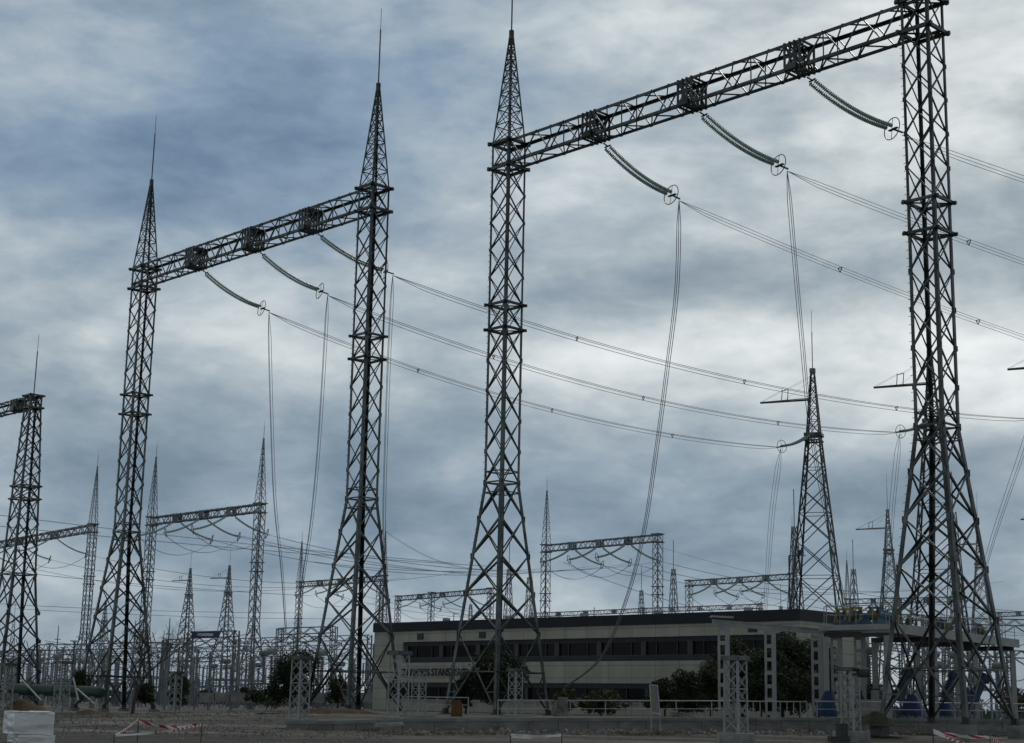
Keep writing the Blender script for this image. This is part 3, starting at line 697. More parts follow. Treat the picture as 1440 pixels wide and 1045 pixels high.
m_.cbox((0,0,zlt),(BL,D_,zwb)); m_.cbox((0,.003,zg),(xl0,D_,zlt)); m_.cbox((xl1,.003,zg),(BL,D_,zlt)); m_.cbox((xl0,.6,zlb),(xl1,D_,zlt)); m_.cbox((xl0,.05,zg-.6),(xl1,D_,zlb))
m_.build('wall',WALL,bld)
m_=MB(); m_.cbox((-.12,-.15,zp),(BL+.12,D_+.12,zr)); rf=m_.build('parapet',BLACKP,bld)
m_=MB()
for xx in (6,14,23,31,40): m_.cbox((xx,3,zr),(xx+.5,3.5,zr+.5)); m_.tube([V((xx+2,2.5,zr)),V((xx+2,2.5,zr+.9))],.04,6)
m_.build('vent_pipe',STEELW,rf)
m_=MB(); m_.cbox((x0,.25,zwb),(x1,.58,zwb+.42)); m_.cbox((x0,.22,zwt-.32),(x1,.58,zwt)); m_.build('window_band',GREYP,bld)
nw=9; pitch=(x1-x0)/nw
for i in range(nw):
    a=x0+i*pitch; m_=MB(); z0,z1=zwb+.42,zwt-.32
    m_.cbox((a,.22,z0),(a+.5,.58,z1))
    for f in (0,): m_.cbox((a+.5,.30,z0),(a+pitch,.36,z0+.06)); m_.cbox((a+.5,.30,z1-.06),(a+pitch,.36,z1))
    for j in (1,3): xx=a+.5+(pitch-.5)*j/4; m_.cbox((xx-.03,.29,z0+.06),(xx+.03,.36,z1-.06))
    w=m_.build('window',FRAME,bld); m_=MB(); m_.cbox((a+.5,.40,z0),(a+pitch,.42,z1)); m_.build('pane',PANE,w)
m_=MB(); m_.cbox((xl0,.1,zlt-.4),(xl1,.58,zlt)); m_.build('lower_window_band',GREYP,bld)
nw=9; pitch=(xl1-xl0)/nw
for i in range(nw):
    a=xl0+i*pitch; m_=MB(); z0,z1=zlb,zlt-.4
    m_.cbox((a,.15,z0),(a+.35,.58,z1)); m_.cbox((a+.35,.3,z0),(a+pitch,.38,z0+.06))
    xx=a+.35+(pitch-.35)*.5; m_.cbox((xx-.04,.3,z0+.06),(xx+.04,.38,z1))
    w=m_.build('window',FRAME,bld); m_=MB(); m_.cbox((a+.35,.42,z0),(a+pitch,.44,z1)); m_.build('pane',PANE,w)
m_=MB(); m_.cbox((xl0,-.08,zlb-.14),(xl1,.25,zlb)); m_.build('window_sill',STEELW,bld)
for xp in (486+102,676,1060):
    s=sof(xp); m_=MB(); m_.cbox((s-.42,-.05,zwt+.18),(s+.42,.0,zwt+.75))
    for j in range(5): m_.cbox((s-.38,-.09,zwt+.23+j*.1),(s+.38,-.05,zwt+.28+j*.1))
    m_.build('wall_vent',FRAME,bld)
# lettering
cu=bpy.data.curves.new('lettering','FONT'); cu.body='SU NASOS STANS\u0130YASI'; cu.size=1.0; cu.extrude=.04; cu.offset=.012
to=bpy.data.objects.new('tmp_text',cu); COL.objects.link(to); dg=bpy.context.evaluated_depsgraph_get(); me=bpy.data.meshes.new_from_object(to.evaluated_get(dg)); COL.objects.unlink(to); bpy.data.objects.remove(to)
xs_=[v.co.x for v in me.vertices]; ys_=[v.co.y for v in me.vertices]; wx=max(xs_)-min(xs_)
sx0,sx1=sof(563),sof(653); zt0=hz(950.5,600); zt1=hz(939.5,600)
sc_=(sx1-sx0)/wx; scy=(zt1-zt0)/.72
me.transform(Matrix(((sc_,0,0,sx0),(0,0,-1,-.06),(0,scy,0,zt0),(0,0,0,1)))); me.materials.clear(); me.materials.append(LETTER)
lt=bpy.data.objects.new('lettering',me); COL.objects.link(lt); lt.parent=bld; lt['label']='blue-black station name in capital letters'
# ------------------------------------------------------------------ railing
def railing(pts,label,h=.85,sp=1.9,mt=STEELW,group='white tube railings',r=.028,mid=True):
    t=thing('railing',pts[0],0,label,'railing',group); o=V(pts[0]); pm=None; rl=MB(); pts=[V(p)-o for p in pts]
    for a,b in zip(pts,pts[1:]):
        n=max(1,round((b-a).length/sp)); rl.tube([a+V((0,0,h)),b+V((0,0,h))],r*1.1,6)
        if mid: rl.tube([a+V((0,0,h*.52)),b+V((0,0,h*.52))],r*.6,5)
        for i in range(n+1):
            c=a.lerp(b,i/n)
            if i==0 and a!=pts[0]: continue
            if pm is None:
                q=MB(); q.tube([V((0,0,0)),V((0,0,h))],r,6); pm=q.build('post',mt,t); pm.location=c
            else: q=pm.copy(); COL.objects.link(q); q.location=c
    rl.build('rail',mt,t); return t
def onwall(x,y0=1008.6):
    lo,hi=W0.x,W4.x
    for _ in range(40):
        X=(lo+hi)/2; Yw=wallY(X)+.25
        if proj((X,Yw,0))[0]<x: lo=X
        else: hi=X
    Yw=wallY(X)+.3; return V((X,Yw,table([(W1.x,W1.z),(W2.x,W2.z),(W3.x,W3.z),(W4.x,W4.z)],X)))
railing([onwall(545)+V((0,14,.25)),onwall(650)+V((0,12,.2))],'white railing run left of the front centre tower')
railing([onwall(700)+V((0,.3,0)),onwall(900),onwall(1050)],'white tube railing on top of the retaining wall')
t=railing([onwall(1052)+V((0,3,0)),onwall(1150)+V((0,3,0))],'white picket railing in front of the dark trees',sp=.42,mid=False)
railing([onwall(1252)+V((0,.2,0)),onwall(1345)+V((0,.2,0)),onwall(1450)+V((0,.2,0))],'railing behind the feet of the big right tower',sp=2.2)
railing([onwall(1150)+V((0,.1,0)),onwall(1250)+V((0,.1,0))],'railing beside the blue covers',sp=2.4)
# ------------------------------------------------------------------ steel frame and platform
def batten_col(p,top,rz,label,w=.62,fl=.20):
    t=thing('steel_column',p,rz,label,'steel column','battened steel columns'); h=top-p.z
    for s in(-1,1):
        m_=MB(); m_.box((s*(w/2-fl/2+(0.05 if s>0 else 0)),0,h/2),(fl*(1.3 if s>0 else .7),.3,h)); m_.build('channel',STEELW,t)
    m_=MB(); n=6
    for i in range(n+1): m_.box((0,-.12,.12+(h-.3)*i/n),(w*.5,.05,.22))
    m_.build('batten',STEELW,t); return t
def hbeam(a,b,h,w,label,name='steel_beam',mt=STEELW):
    c=a; t=thing(name,c,0,label,'steel beam','steel frame beams'); d=b-a; m_=MB(); f=.06
    m_.bar(V((0,0,-f/2)),d+V((0,0,-f/2)),w,f,up=(0,0,1)); m_.bar(V((0,0,-h+f/2)),d+V((0,0,-h+f/2)),w,f,up=(0,0,1)); m_.build('flange',mt,t)
    m_=MB(); m_.bar(V((0,0,-h/2)),d+V((0,0,-h/2)),.04,h-2*f-.004,up=(0,0,1)); m_.build('web',mt,t); return t
c1=at(1002,871,90); c2=at(1162,884.5,97.5)
hbeam(c1,c2,.34,.14,'sloping pale steel beam over the three battened columns'); 
m_=MB(); m_.bar(at(1000,867,90.4),at(1030,868.5,90.6),.5,.1); tag(m_.build('beam_end_plate',STEELW),'short plate on the left end of the sloping steel beam','steel plate')
rc=math.atan2(c2.y-c1.y,c2.x-c1.x)
for x,f,l in ((1017,.09,'left'),(1083,.5,'middle'),(1149,.91,'right')):
    c=c1.lerp(c2,(x-1002)/160.); top=c.z-.33; p=at(x,1006,c.y); batten_col(V((p.x,c.y,p.z)),at(x,873+(x-1002)*.085+4.5,c.y).z-.06,-.15,l+' battened steel column under the sloping beam, before the dark trees')
for x,Y,l in ((1177,95,'battened column under the left end of the platform beam'),(1210,97,'battened column behind the right lattice pillar')):
    p=at(x,1006,Y); batten_col(p,at(x,893.5,Y).z,-.15,l)
d1=at(1160,879.5,95); d2=at(1252,877,91.5)
hbeam(d1,d2,.5,.16,'thick pale steel beam joining the platform corner from the left')
# platform deck
pc=at(1252,876,91.3); pe=at(1432,896,107.5); pe.z=pc.z
plf=thing('crane_platform',pc,0,'raised steel platform with pale edge girder carrying yellow and blue winches','platform'); d=pe-pc; dn=V((-d.y,d.x,0)).normalized()
m_=MB(); m_.bar(V((0,0,-.27)),d+V((0,0,-.27)),.12,.54,up=(0,0,1)); m_.build('edge_girder',STEELW,plf)
m_=MB(); w=V((-6.2,5.8,0))*.55; vs=[V((0,0,-.36)),d+V((0,0,-.36)),d+w+V((0,0,-.36)),w+V((0,0,-.36))]; vs+=[v+V((0,0,.28)) for v in vs]
vs=[v+dn*.08 for v in vs]; m_.add(vs,[(3,2,1,0),(4,5,6,7),(0,1,5,4),(1,2,6,5),(2,3,7,6),(3,0,4,7)]); m_.build('deck',STEELW,plf)
for f in(.02,.34,.66,.97):
    m_=MB(); m_.bar(d*f+dn*.15+V((0,0,-.6)),d*f+w*.95+dn*.15+V((0,0,-.6)),.2,.3); m_.build('cross_girder',DARK,plf)
for i,f in enumerate((.01,.34,.66,.985)):
    for s in (0.05,.92):
        c=pc+d*f+w*s+dn*.12; m_=MB(); hh=c.z-.6
        m_.box((0,-.1,hh/2),(.32,.04,hh)); m_.box((0,.1,hh/2),(.32,.04,hh)); m_.box((0,0,hh/2),(.05,.16,hh)); o=m_.build('column',STEELW,plf); o.location=V((c.x,c.y,-.1))-pc; 
t=railing([pc+V((0,0,.0))+w*.9,pc+d+w*.9],'thin grey guard rail along the back of the raised platform',h=1.15,sp=1.5,r=.03,group='platform guard rails')
railing([pc+dn*.25+V((0,0,0)),pc+d+dn*.25],'thin grey guard rail along the front edge of the raised platform',h=.95,sp=1.7,r=.024,group='platform guard rails')
railing([d1+V((0,.2,0)),d2+V((0,.2,0))],'thin guard rail above the beam left of the platform',h=1.1,sp=1.3,r=.024,group='platform guard rails')
def winch(p,rz,s,cols,label):
    t=thing('winch',p,rz,label,'winch','winches on the platform',(s,s,s)); A,B,C=cols
    m_=MB(); m_.box((0,0,.12),(2.0,.9,.2)); 
    m_.build('base_frame',B,t)
    m_=MB()
    for x in(-.75,-.1):
        m_.bar(V((x-.25,0,.2)),V((x,0,1.3)),.16,.3); m_.bar(V((x+.25,0,.2)),V((x,0,1.3)),.16,.3)
    m_.box((-.42,0,1.3),(.95,.35,.16)); m_.build('side_frame',A,t)
    m_=MB(); m_.tube([V((-.6,0,.75)),V((-.2,0,.75))],.33,14); m_.tube([V((-.64,0,.75)),V((-.6,0,.75))],.42,14); m_.tube([V((-.2,0,.75)),V((-.16,0,.75))],.42,14); m_.build('drum',C,t,smooth=False)
    m_=MB(); m_.tube([V((.15,0,.62)),V((.95,0,.62))],.3,12); m_.box((.3,0,.35),(.5,.5,.4)); m_.tube([V((.95,0,.62)),V((1.02,0,.62))],.2,12); m_.box((.55,0,.98),(.25,.3,.16)); m_.build('motor',B,t)
    return t
rz=math.atan2(d.y,d.x)
cs=[(YELLOW,BLUE,TEAL),(YELLOW,BLUE,DARK),(BLUE,TEAL,YELLOW),(YELLOW,TEAL,BLUE)]
wl=[(1196,.8,0,1.1,'yellow framed winch with blue motor at the left end of the platform beam'),(1218,.8,0,1.15,'tall yellow winch beside the pale blue motor left of the platform corner'),(1243,.7,2,1.05,'blue winch at the platform corner'),(1283,1.,1,.95,'yellow and blue winch just right of the left leg of the big tower'),(1302,1.,0,.85,'yellow winch with dark drum in the middle of the platform'),(1338,1.,3,1.,'yellow winch with teal motor behind the tower middle legs'),(1352,1.,2,.95,'teal and blue winch right of the tower middle leg'),(1404,1.,2,.8,'small blue winch near the right end of the platform')]
R=random.Random(4)
for x,k,ci,s,l in wl:
    if x<1250: f=(x-1160)/92.; c=d1.lerp(d2,f)+V((0,.9,0)); r_=-.35
    else:
        f=(x-1252)/180.; c=pc+d*f+w*.3; r_=rz
    winch(V((c.x,c.y,c.z+.02)),r_+R.uniform(-.5,.9),s*.74*R.uniform(.85,1.1),cs[ci],l)
# blue covers
def tarp(x,yt,yb,wpx,Y,label,lean=0.,seed=1):
    b=at(x,yb,Y); tp=at(x,yt,Y); h=tp.z-b.z; w_=wpx*Y/2320; m_=MB(); n=20; rows=9; vs=[]; R=random.Random(seed)
    ph=[R.uniform(0,6) for _ in range(4)]
    for j in range(rows):
        f=j/(rows-1); r=lerp(1,.30,f**1.1)
        for i in range(n):
            a=2*math.pi*i/n; k=1+.10*math.sin(5*a+ph[0])*(1-f)+.05*math.sin(9*a+ph[1]+3*f)
            vs.append(V((lean*f*w_+math.cos(a)*r*k*w_/2,math.sin(a)*r*k*w_/2,h*(f if j<rows-1 else .985))))
    fs=[(j*n+i,j*n+(i+1)%n,(j+1)*n+(i+1)%n,(j+1)*n+i) for j in range(rows-1) for i in range(n)]+[tuple(range((rows-1)*n,rows*n))]
    m_.add(vs,fs); o=m_.build('tarpaulin_cover',TARP,smooth=True); o.location=b; return tag(o,label,'cover','blue covered machines')
tarp(1161,971,1008,34,92,'tall blue cover leaning right, left of the right lattice pillar',.15,1)
tarp(1233,968,1004,26,95,'blue cover between the lattice pillar and the thick platform column',.0,2)
tarp(1284,976,1007,40,93,'wide low blue cover inside the left half of the big tower base',.0,3)
tarp(1325,984,1007,44,98,'blue cover behind the middle legs of the big tower',.1,4)
tarp(1360,966,1005,22,99,'narrow blue cover right of the middle legs of the big tower',.0,5)
tarp(1210,976,1000,26,97,'small blue cover behind the right lattice pillar',.0,6)
def intake(x0_,y0_,x1_,y1_,Y,l):
    a=at(x0_,y0_,Y); b=at(x1_,y1_,Y); m_=MB(); m_.tube([a,a.lerp(b,.8)],.28,12,radii=[.42,.22]); m_.tube([a.lerp(b,.78),b],.3,12,radii=[.34,.36]); tag(m_.build('inclined_pipe',mat('navy_pipe',(.012,.03,.10),(.008,.02,.06),1,.5),origin=a),l,'pipe','inclined dark blue pipes')
intake(1262,985,1276,942,97,'dark blue inclined pipe inside the left of the big tower base'); intake(1330,982,1342,946,98,'dark blue inclined pipe with round black head behind the big tower'); intake(1366,985,1388,950,100,'dark blue inclined pipe at the right of the big tower base')
# boxes, hydrant
m_=MB(); c=at(1222,996,93); m_.box(V((0,0,.0)),(1.5,.9,1.0),-.2); m_.box(V((.35,-.1,.75)),(.45,.5,.55),-.2); m_.box(V((0,0,-.55)),(1.6,1.,.1),-.2); o=m_.build('equipment_cabinet',CONCP); o.location=c; tag(o,'pale grey equipment cabinet between the blue covers','cabinet')
t=thing('fire_hydrant',at(1356,1018,86),0,'red standpipe hydrant behind the wall in the big tower base','hydrant'); m_=MB(); m_.tube([V((0,0,-.2)),V((0,0,.75))],.1,10); m_.build('barrel',RED,t); m_=MB(); m_.tube([V((0,0,.75)),V((0,0,.86)),V((0,0,.92))],.1,10,radii=[.15,.13,.05]); m_.tube([V((-.22,0,.6)),V((.22,0,.6))],.06,8); m_.build('bonnet',RED,t)
# information board
t=thing('notice_board',at(917,1007,79.5),0,'narrow leaning notice board with faded yellow and grey sheets at the wall','notice board')
cp=at(915,1006,79.5); ho=cp-V(t.location); tl=at(913.5,963,79.5)-V(t.location); tr=at(924.5,964,79.9)-V(t.location); bb=at(916,1002,79.5)-V(t.location); b2=at(928,1004,79.9)-V(t.location)
m_=MB(); off=V((0,-.03,0))
m_.add([tl,tr,b2,bb,tl-off*2,tr-off*2,b2-off*2,bb-off*2],[(0,1,2,3),(7,6,5,4),(0,4,5,1),(1,5,6,2),(2,6,7,3),(3,7,4,0)]); m_.build('panel',mat('faded_board',(.24,.26,.28),(.12,.13,.16),4,.6,stretch=(3,3,8)),t)
def ins(u,v): return tl.lerp(tr,u).lerp(bb.lerp(b2,u),v)+V((0,-.012,0))
m_=MB(); m_.add([ins(.08,.14),ins(.42,.14),ins(.42,.92),ins(.08,.92)],[(0,1,2,3)]); m_.build('yellow_strip',mat('faded_yellow',(.30,.27,.09),(.17,.16,.07),5,.6),t)
m_=MB(); 
for a,b in((tl,tr),(tr,b2),(b2,bb),(bb,tl)): m_.bar(a+V((0,-.02,0)),b+V((0,-.02,0)),.04)
m_.build('frame',WHITE,t); m_=MB(); m_.tube([b2,b2+V((.02,0,-.9))],.03,6); m_.tube([bb,bb+V((0,0,-.9))],.03,6); m_.build('leg',STEELW,t)
# block pallet, orange board, debris
def blockstack(x,y0,y1,wpx,Y,label,name='block_stack'):
    b=at(x,y1,Y); s=Y/2320; h=(y1-y0)*s; w_=wpx*s; m_=MB(); n=max(2,int(h/.13)); R=random.Random(int(x))
    for i in range(n):
        k=max(2,int(w_/.24))
        for j in range(k):
            if i==n-1 and R.random()<.25: continue
            for q_ in range(2): m_.box((-w_/2+(j+.5)*w_/k+R.uniform(-.01,.01),q_*.3+R.uniform(-.02,.02),(i+.5)*h/n),(w_/k*.94,.28,h/n*.9),R.uniform(-.03,.03))
    o=m_.build(name,GRIT); o.location=b; return tag(o,label,'stack of blocks')
blockstack(788,980,1008,22,80,'square stack of grey concrete blocks at the right foot of the front centre tower')
blockstack(960,1002,1009,34,80.5,'low pile of pale stone blocks behind the railing near the notice board','stone_pile')
t=thing('orange_board',at(641,1008,84),-.3,'orange painted board stack behind the left foot of the front centre tower','board'); m_=MB()
for i in range(4): m_.box((-.2+i*.13,0,.42),(.12,.06,.84)); 
m_.build('plank',ORANGE,t); m_=MB(); m_.box((.2,.12,.35),(.2,.1,.7)); m_.box((0,.06,.2),(.55,.05,.08)); m_.build('brace',ORANGE,t)
# wrapped pallet lower left
pp=at(22,1045,50); zt=at(40,1001,50).z
th=math.radians(28); kc=at(22,1000,50); off_=Matrix.Rotation(th,3,'Z')@V((.6,.9,0))
t=thing('wrapped_pallet',(kc.x+off_.x,50+off_.y,gz(kc.x,50.6)),th,'silver film wrapped pallet load with a wider lower tier in the lower left corner','wrapped pallet')
hh=zt-t.location.z
def softbox(m_,c,sz,seed,n=14,amp=.018):
    R=random.Random(seed); x,y,z=[k/2 for k in sz]
    for ax,sg in((0,1),(0,-1),(1,1),(1,-1),(2,1)):
        vs=[]
        for i in range(n+1):
            for j in range(n+1):
                u,v=-1+2*i/n,-1+2*j/n; p=[0,0,0]; o_=[k for k in range(3) if k!=ax]; p[ax]=sg; p[o_[0]]=u; p[o_[1]]=v
                q=V((p[0]*x,p[1]*y,p[2]*z)); 
                ed=(1-abs(u)**8)*(1-abs(v)**8)
                nz=noise.noise(V((q.x*1.5,q.y*1.5,q.z*5+seed)))*amp*2+noise.noise(V((q.x*6,q.y*6,q.z*2+seed)))*amp
                q[ax]+=sg*nz*ed*1.3; vs.append(q+V(c))
        fs=[(i*(n+1)+j,(i+1)*(n+1)+j,(i+1)*(n+1)+j+1,i*(n+1)+j+1) for i in range(n) for j in range(n)]
        m_.add(vs,fs)
m_=MB(); softbox(m_,(0,0,hh-.34),(1.2,1.8,.68),3); m_.build('upper_tier',FOIL,t,smooth=True)
m_=MB(); softbox(m_,(.1,-.08,(hh-.70)/2+.05),(1.1,1.8,hh-.70-.1),8); m_.build('lower_tier',FOIL,t,smooth=True)
m_=MB()
for j in range(3): m_.box((0,-.75+j*.75,.05),(1.2,.12,.09))
m_.build('pallet',mat('pallet_wood',(.16,.12,.08),(.09,.07,.05),4,.9),t)
# barrier tape
def barrier(pts,Y,tapes,label):
    r=at(pts[0][0],pts[0][1],Y[0]); t=thing('tape_barrier',(r.x,r.y,gz(r.x,r.y)),0,label,'barrier tape','striped barrier tapes on stakes'); o=V(t.location); W=[]
    for (x,y),yy in zip(pts,Y):
        tp=at(x,y,yy); W.append(tp); m_=MB(); m_.tube([V((tp.x,tp.y,gz(tp.x,tp.y)-.05))-o,tp-o+V((0,0,.03))],.018,6); m_.build('stake',DARK,t)
    for i,j,za,zb,wd,sg in tapes:
        a=W[i]+V((0,0,za)); b=W[j]+V((0,0,zb)); m_=MB(); n=26; vs=[]
        for k in range(n+1):
            f=k/n; p=a.lerp(b,f)-V((0,0,4*sg*f*(1-f))); tw=math.sin(f*9+i*2)*.9; ww=wd*(.35+.65*abs(math.cos(tw*1.3)))
            vs+= [p+V((0,math.sin(tw)*ww*.4,ww/2))-o,p-V((0,math.sin(tw)*ww*.4,ww/2))-o]
        m_.add(vs,[(2*k,2*k+2,2*k+3,2*k+1) for k in range(n)]); m_.build('tape',TAPE,t)
    return t
barrier([(161,1034),(195,1011),(284,1018)],[50,53,52],[(0,1,0,0,.08,.04),(1,2,-.04,0,.12,.16),(0,2,0,-.02,.08,.07)],'red and white tape barrier on three stakes at the lower left')
barrier([(718,1036),(790,1033)],[52,52.5],[(0,1,0,.0,.09,.05),(0,1,.07,-.06,.05,.01)],'short red and white tape barrier at the bottom centre')
barrier([(1312,1028),(1392,1036),(1445,1060)],[54,53,49],[(0,1,0,0,.14,.08),(1,2,0,0,.13,.05),(0,2,-.02,-.28,.13,.08)],'red and white tape barrier below the big right tower')
# green tank
t=thing('green_tank',(0,0,0),0,'long dark green horizontal pipe tank behind the leftmost towers','tank'); a=at(14,969,128); b=at(146,974,122); t.location=a; d_=b-a; m_=MB()
m_.tube([V((0,0,0)),d_*.02,d_*.97,d_],.85,24,radii=[.26,.44,.44,.26]); m_.build('shell',GREEN,t,smooth=False)
for f in(.1,.37,.63,.9): m_=MB(); m_.box(d_*f+V((0,0,-.75)),(.4,.8,.9)); m_.build('saddle',CONC,t)
for f in(.25,.5,.75): m_=MB(); m_.tube([d_*(f-.002),d_*(f+.002)],.48,24); m_.build('hoop',GREEN,t)
# soil mounds / props
def mound(x,y,Y,w_,h,label,mt=SOIL,seed=0,d=None):
    c=at(x,y,Y); m_=MB(); n=22; vs=[]
    for j in range(n+1):
        for i in range(n+1):
            u,v=-1+2*i/n,-1+2*j/n; r=min(1,math.hypot(u,v)); z=h*(math.cos(r*math.pi)*.5+.5)*(1+.5*noise.noise(V((u*2.2,v*2.2,seed))))+noise.noise(V((u*7,v*7,seed)))*h*.1-.05
            vs.append(V((u*w_/2,v*(d or w_)/2,z)))
    m_.add(vs,[(j*(n+1)+i,j*(n+1)+i+1,(j+1)*(n+1)+i+1,(j+1)*(n+1)+i) for j in range(n) for i in range(n)]); o=m_.build('soil_mound',mt,smooth=True); o.location=V((c.x,c.y,gz(c.x,c.y) if c.x<W0.x else c.z)); return tag(o,label,'soil mound')
mound(35,998,112,5.2,1.0,'brown soil heap between the tapered tower and the lattice pillar',seed=1,d=4)
mound(130,1000,112,5.5,.35,'low brown soil bank at the foot of the leftmost spired tower',seed=2,d=3)
mound(1228,1019,82,3.4,.62,'mossy dark mound beside the left foot of the big right tower',mt=mat('mossy_soil',(.05,.052,.03),(.025,.027,.018),2,.95,0,.1,.6),seed=3)
mound(470,1003,98,9,.35,'long low bank of brown soil behind the curb',seed=5,d=4)
for i,(x,y,x2,y2) in enumerate(((108,968,133,990),(115,975,128,985),(30,955,58,985),(103,953,110,985))):
    a=at(x,y,116); b=at(x2,y2,115); m_=MB(); m_.bar(V((0,0,0)),b-a,.13,.05); o=m_.build('steel_offcut',STEELW); o.location=a; tag(o,['long pale steel member leaning by the green tank','short pale steel strip under the green tank','pale steel member leaning on the brown heap','thin pale bar standing in front of the green tank'][i],'steel member','loose steel members')
# rocks along the foot of the wall
R=random.Random(5); m_=MB()
for i in range(3200):
    X=R.uniform(W1.x-1,W4.x); Yy=wallY(X)-abs(R.gauss(0,1.6))-.2; s=R.uniform(.03,.13)*(1 if R.random()<.93 else 2.0); z=gz(X,Yy)+s*.15
    c=V((X,Yy,z)); vs=[c+V((R.uniform(-1,1),R.uniform(-1,1),R.uniform(-.6,.8))).normalized()*s for _ in range(0)]
    pts=[V((1,0,0)),V((-1,0,0)),V((0,1,0)),V((0,-1,0)),V((0,0,.8)),V((0,0,-.8))]; q=Matrix.Rotation(R.uniform(0,6),3,'Z')@Matrix.Rotation(R.uniform(-.6,.6),3,'X')
    m_.add([c+q@(p*s*R.uniform(.7,1.3)) for p in pts],[(0,2,4),(2,1,4),(1,3,4),(3,0,4),(2,0,5),(1,2,5),(3,1,5),(0,3,5)])
for i in range(2600):
    X=R.uniform(-32,W1.x); Yy=R.uniform(60,104); s=R.uniform(.02,.10); c=V((X,Yy,gz(X,Yy)+s*.1)); pts=[V((1,0,0)),V((-1,0,0)),V((0,1,0)),V((0,-1,0)),V((0,0,.8)),V((0,0,-.8))]; q=Matrix.Rotation(R.uniform(0,6),3,'Z')
    m_.add([c+q@(p*s*R.uniform(.7,1.3)) for p in pts],[(0,2,4),(2,1,4),(1,3,4),(3,0,4),(2,0,5),(1,2,5),(3,1,5),(0,3,5)])
tag(m_.build('rubble_stones',GRIT),'scattered rubble stones along the foot of the retaining wall','stones',kind='stuff')
m_=MB()
for i in range(5200):
    X=R.uniform(W1.x-2,W4.x); Yy=wallY(X)-R.uniform(.3,5)
    if i%2: X=R.uniform(-36,W1.x); Yy=R.uniform(66,112)
    if noise.noise(V((X*.35,Yy*.5,9)))<.05: continue
    z=gz(X,Yy)
    for k in range(4):
        h=R.uniform(.05,.2); dx,dy=R.uniform(-.1,.1),R.uniform(-.1,.1); b=V((X+R.uniform(-.1,.1),Yy+R.uniform(-.1,.1),z)); m_.add([b,b+V((.018,0,0)),b+V((dx,dy,h))],[(0,1,2)])
tag(m_.build('dry_grass',mat('dry_grass',(.14,.12,.06),(.06,.06,.03),2,.9)),'thin dry grass and weeds on the verge below the wall','grass',kind='stuff')
# ------------------------------------------------------------------ vegetation
def leafmass(m_,blobs,n,s,R,flat=.0):
    tot=sum(r[0]*r[1]*r[2] for _,r in blobs)
    for c,r in blobs:
        for _ in range(int(n*r[0]*r[1]*r[2]/tot)):
            while True:
                d_=V((R.gauss(0,1),R.gauss(0,1),R.gauss(0,1)))
                if d_.length>.01: break
            d_.normalize(); k=R.random()**.35
            p=c+V((d_.x*r[0],d_.y*r[1],d_.z*r[2]))*k
            if noise.noise(p*1.1)<-.22: continue
            a=V((R.gauss(0,1),R.gauss(0,1),R.gauss(0,.7))).normalized(); b=a.orthogonal().normalized(); L=s*R.uniform(.6,1.4)
            m_.add([p-a*L,p+b*L*.45,p+a*L,p-b*L*.45],[(0,1,2,3)])
def tree(x,yb,yt,wpx,Y,label,mt=FOL1,seed=0,n=4500,trunk=.28,name='leafy_tree',group='trees around the building',leaf=.11,cat='tree'):
    R=random.Random(seed); b=at(x,yb,Y); s=Y/2320; h=(yb-yt)*s; w_=wpx*s; t=thing(name,b,0,label,cat,group)
    m_=MB(); tp=V((R.uniform(-.2,.2),0,h*.55)); m_.tube([V((0,0,-.2)),V((0,0,h*.2)),tp],.1,8,radii=[h*.03,h*.024,h*.012])
    blobs=[]
    for i in range(9):
        an=R.uniform(0,6.28); rr=w_*.5*R.uniform(.3,.72); z=h*R.uniform(trunk+.12,.86); k=1-.45*abs(z/h-.5)*2
        c=V((math.cos(an)*rr*k,math.sin(an)*rr*k,z)); m_.tube([V((0,0,h*.22)),c*.6+V((0,0,h*.08)),c],.04,5,radii=[h*.014,h*.008,h*.003])
        q=w_*R.uniform(.17,.27); blobs.append((c,(q,q,min(q*.9,h*.24))))
    blobs.append((V((0,0,h*.6)),(w_*.32,w_*.32,h*.3))); blobs.append((V((0,0,h*.33)),(w_*.36,w_*.36,h*.22)))
    m_.build('trunk',BARK,t); m_=MB(); leafmass(m_,blobs,n,leaf,R); m_.build('crown',mt,t); return t
tree(697,1004,902,92,108,'dark broad tree standing behind the front centre tower before the building',seed=1,n=8000)
tree(655,1003,940,42,110,'smaller dark tree at the left side of the tree behind the centre tower',seed=11,n=3500)
tree(1045,1004,895,80,104,'dark olive tree behind the left battened column',seed=2,n=7000,mt=FOL2)
tree(1100,1005,888,100,105,'tallest dark tree between the battened columns',seed=3,n=10000)
tree(1150,1005,893,80,106,'dark tree left of the right lattice pillar, against the building corner',seed=4,n=8000)
tree(1000,1003,930,80,102,'broad olive shrub-like tree left of the battened columns',seed=5,n=6000,mt=FOL2,trunk=.05)
tree(1070,1005,935,90,101,'low dense dark tree filling the gap under the tallest tree',seed=15,n=7000,trunk=.0)
tree(1125,1005,940,90,101,'low dense dark tree behind the picket railing, right part',seed=16,n=7000,trunk=.0)
tree(1022,1004,903,70,103,'dark tree partly behind the left battened column',seed=31,n=7000,trunk=.0)
tree(1080,1005,900,80,103,'dark tree filling the gap between left and middle battened columns',seed=32,n=9000,trunk=.0)
tree(968,1003,942,70,101,'broad dark shrub between the round shrub and the tree row',seed=33,n=5500,trunk=.0,name='shrub',cat='shrub',group='shrubs before the building')
tree(935,1003,950,70,103,'rounded olive shrub right of the notice board',seed=6,n=4500,mt=FOL2,trunk=.0,name='shrub',cat='shrub',group='shrubs before the building')
tree(845,1003,966,90,100,'wide low olive shrub behind the railing at the cable end',seed=7,n=4500,mt=FOL2,trunk=.0,name='shrub',cat='shrub',group='shrubs before the building')
tree(795,1003,968,50,101,'low shrub behind the block stack',seed=8,n=2500,mt=FOL2,trunk=.0,name='shrub',cat='shrub',group='shrubs before the building')
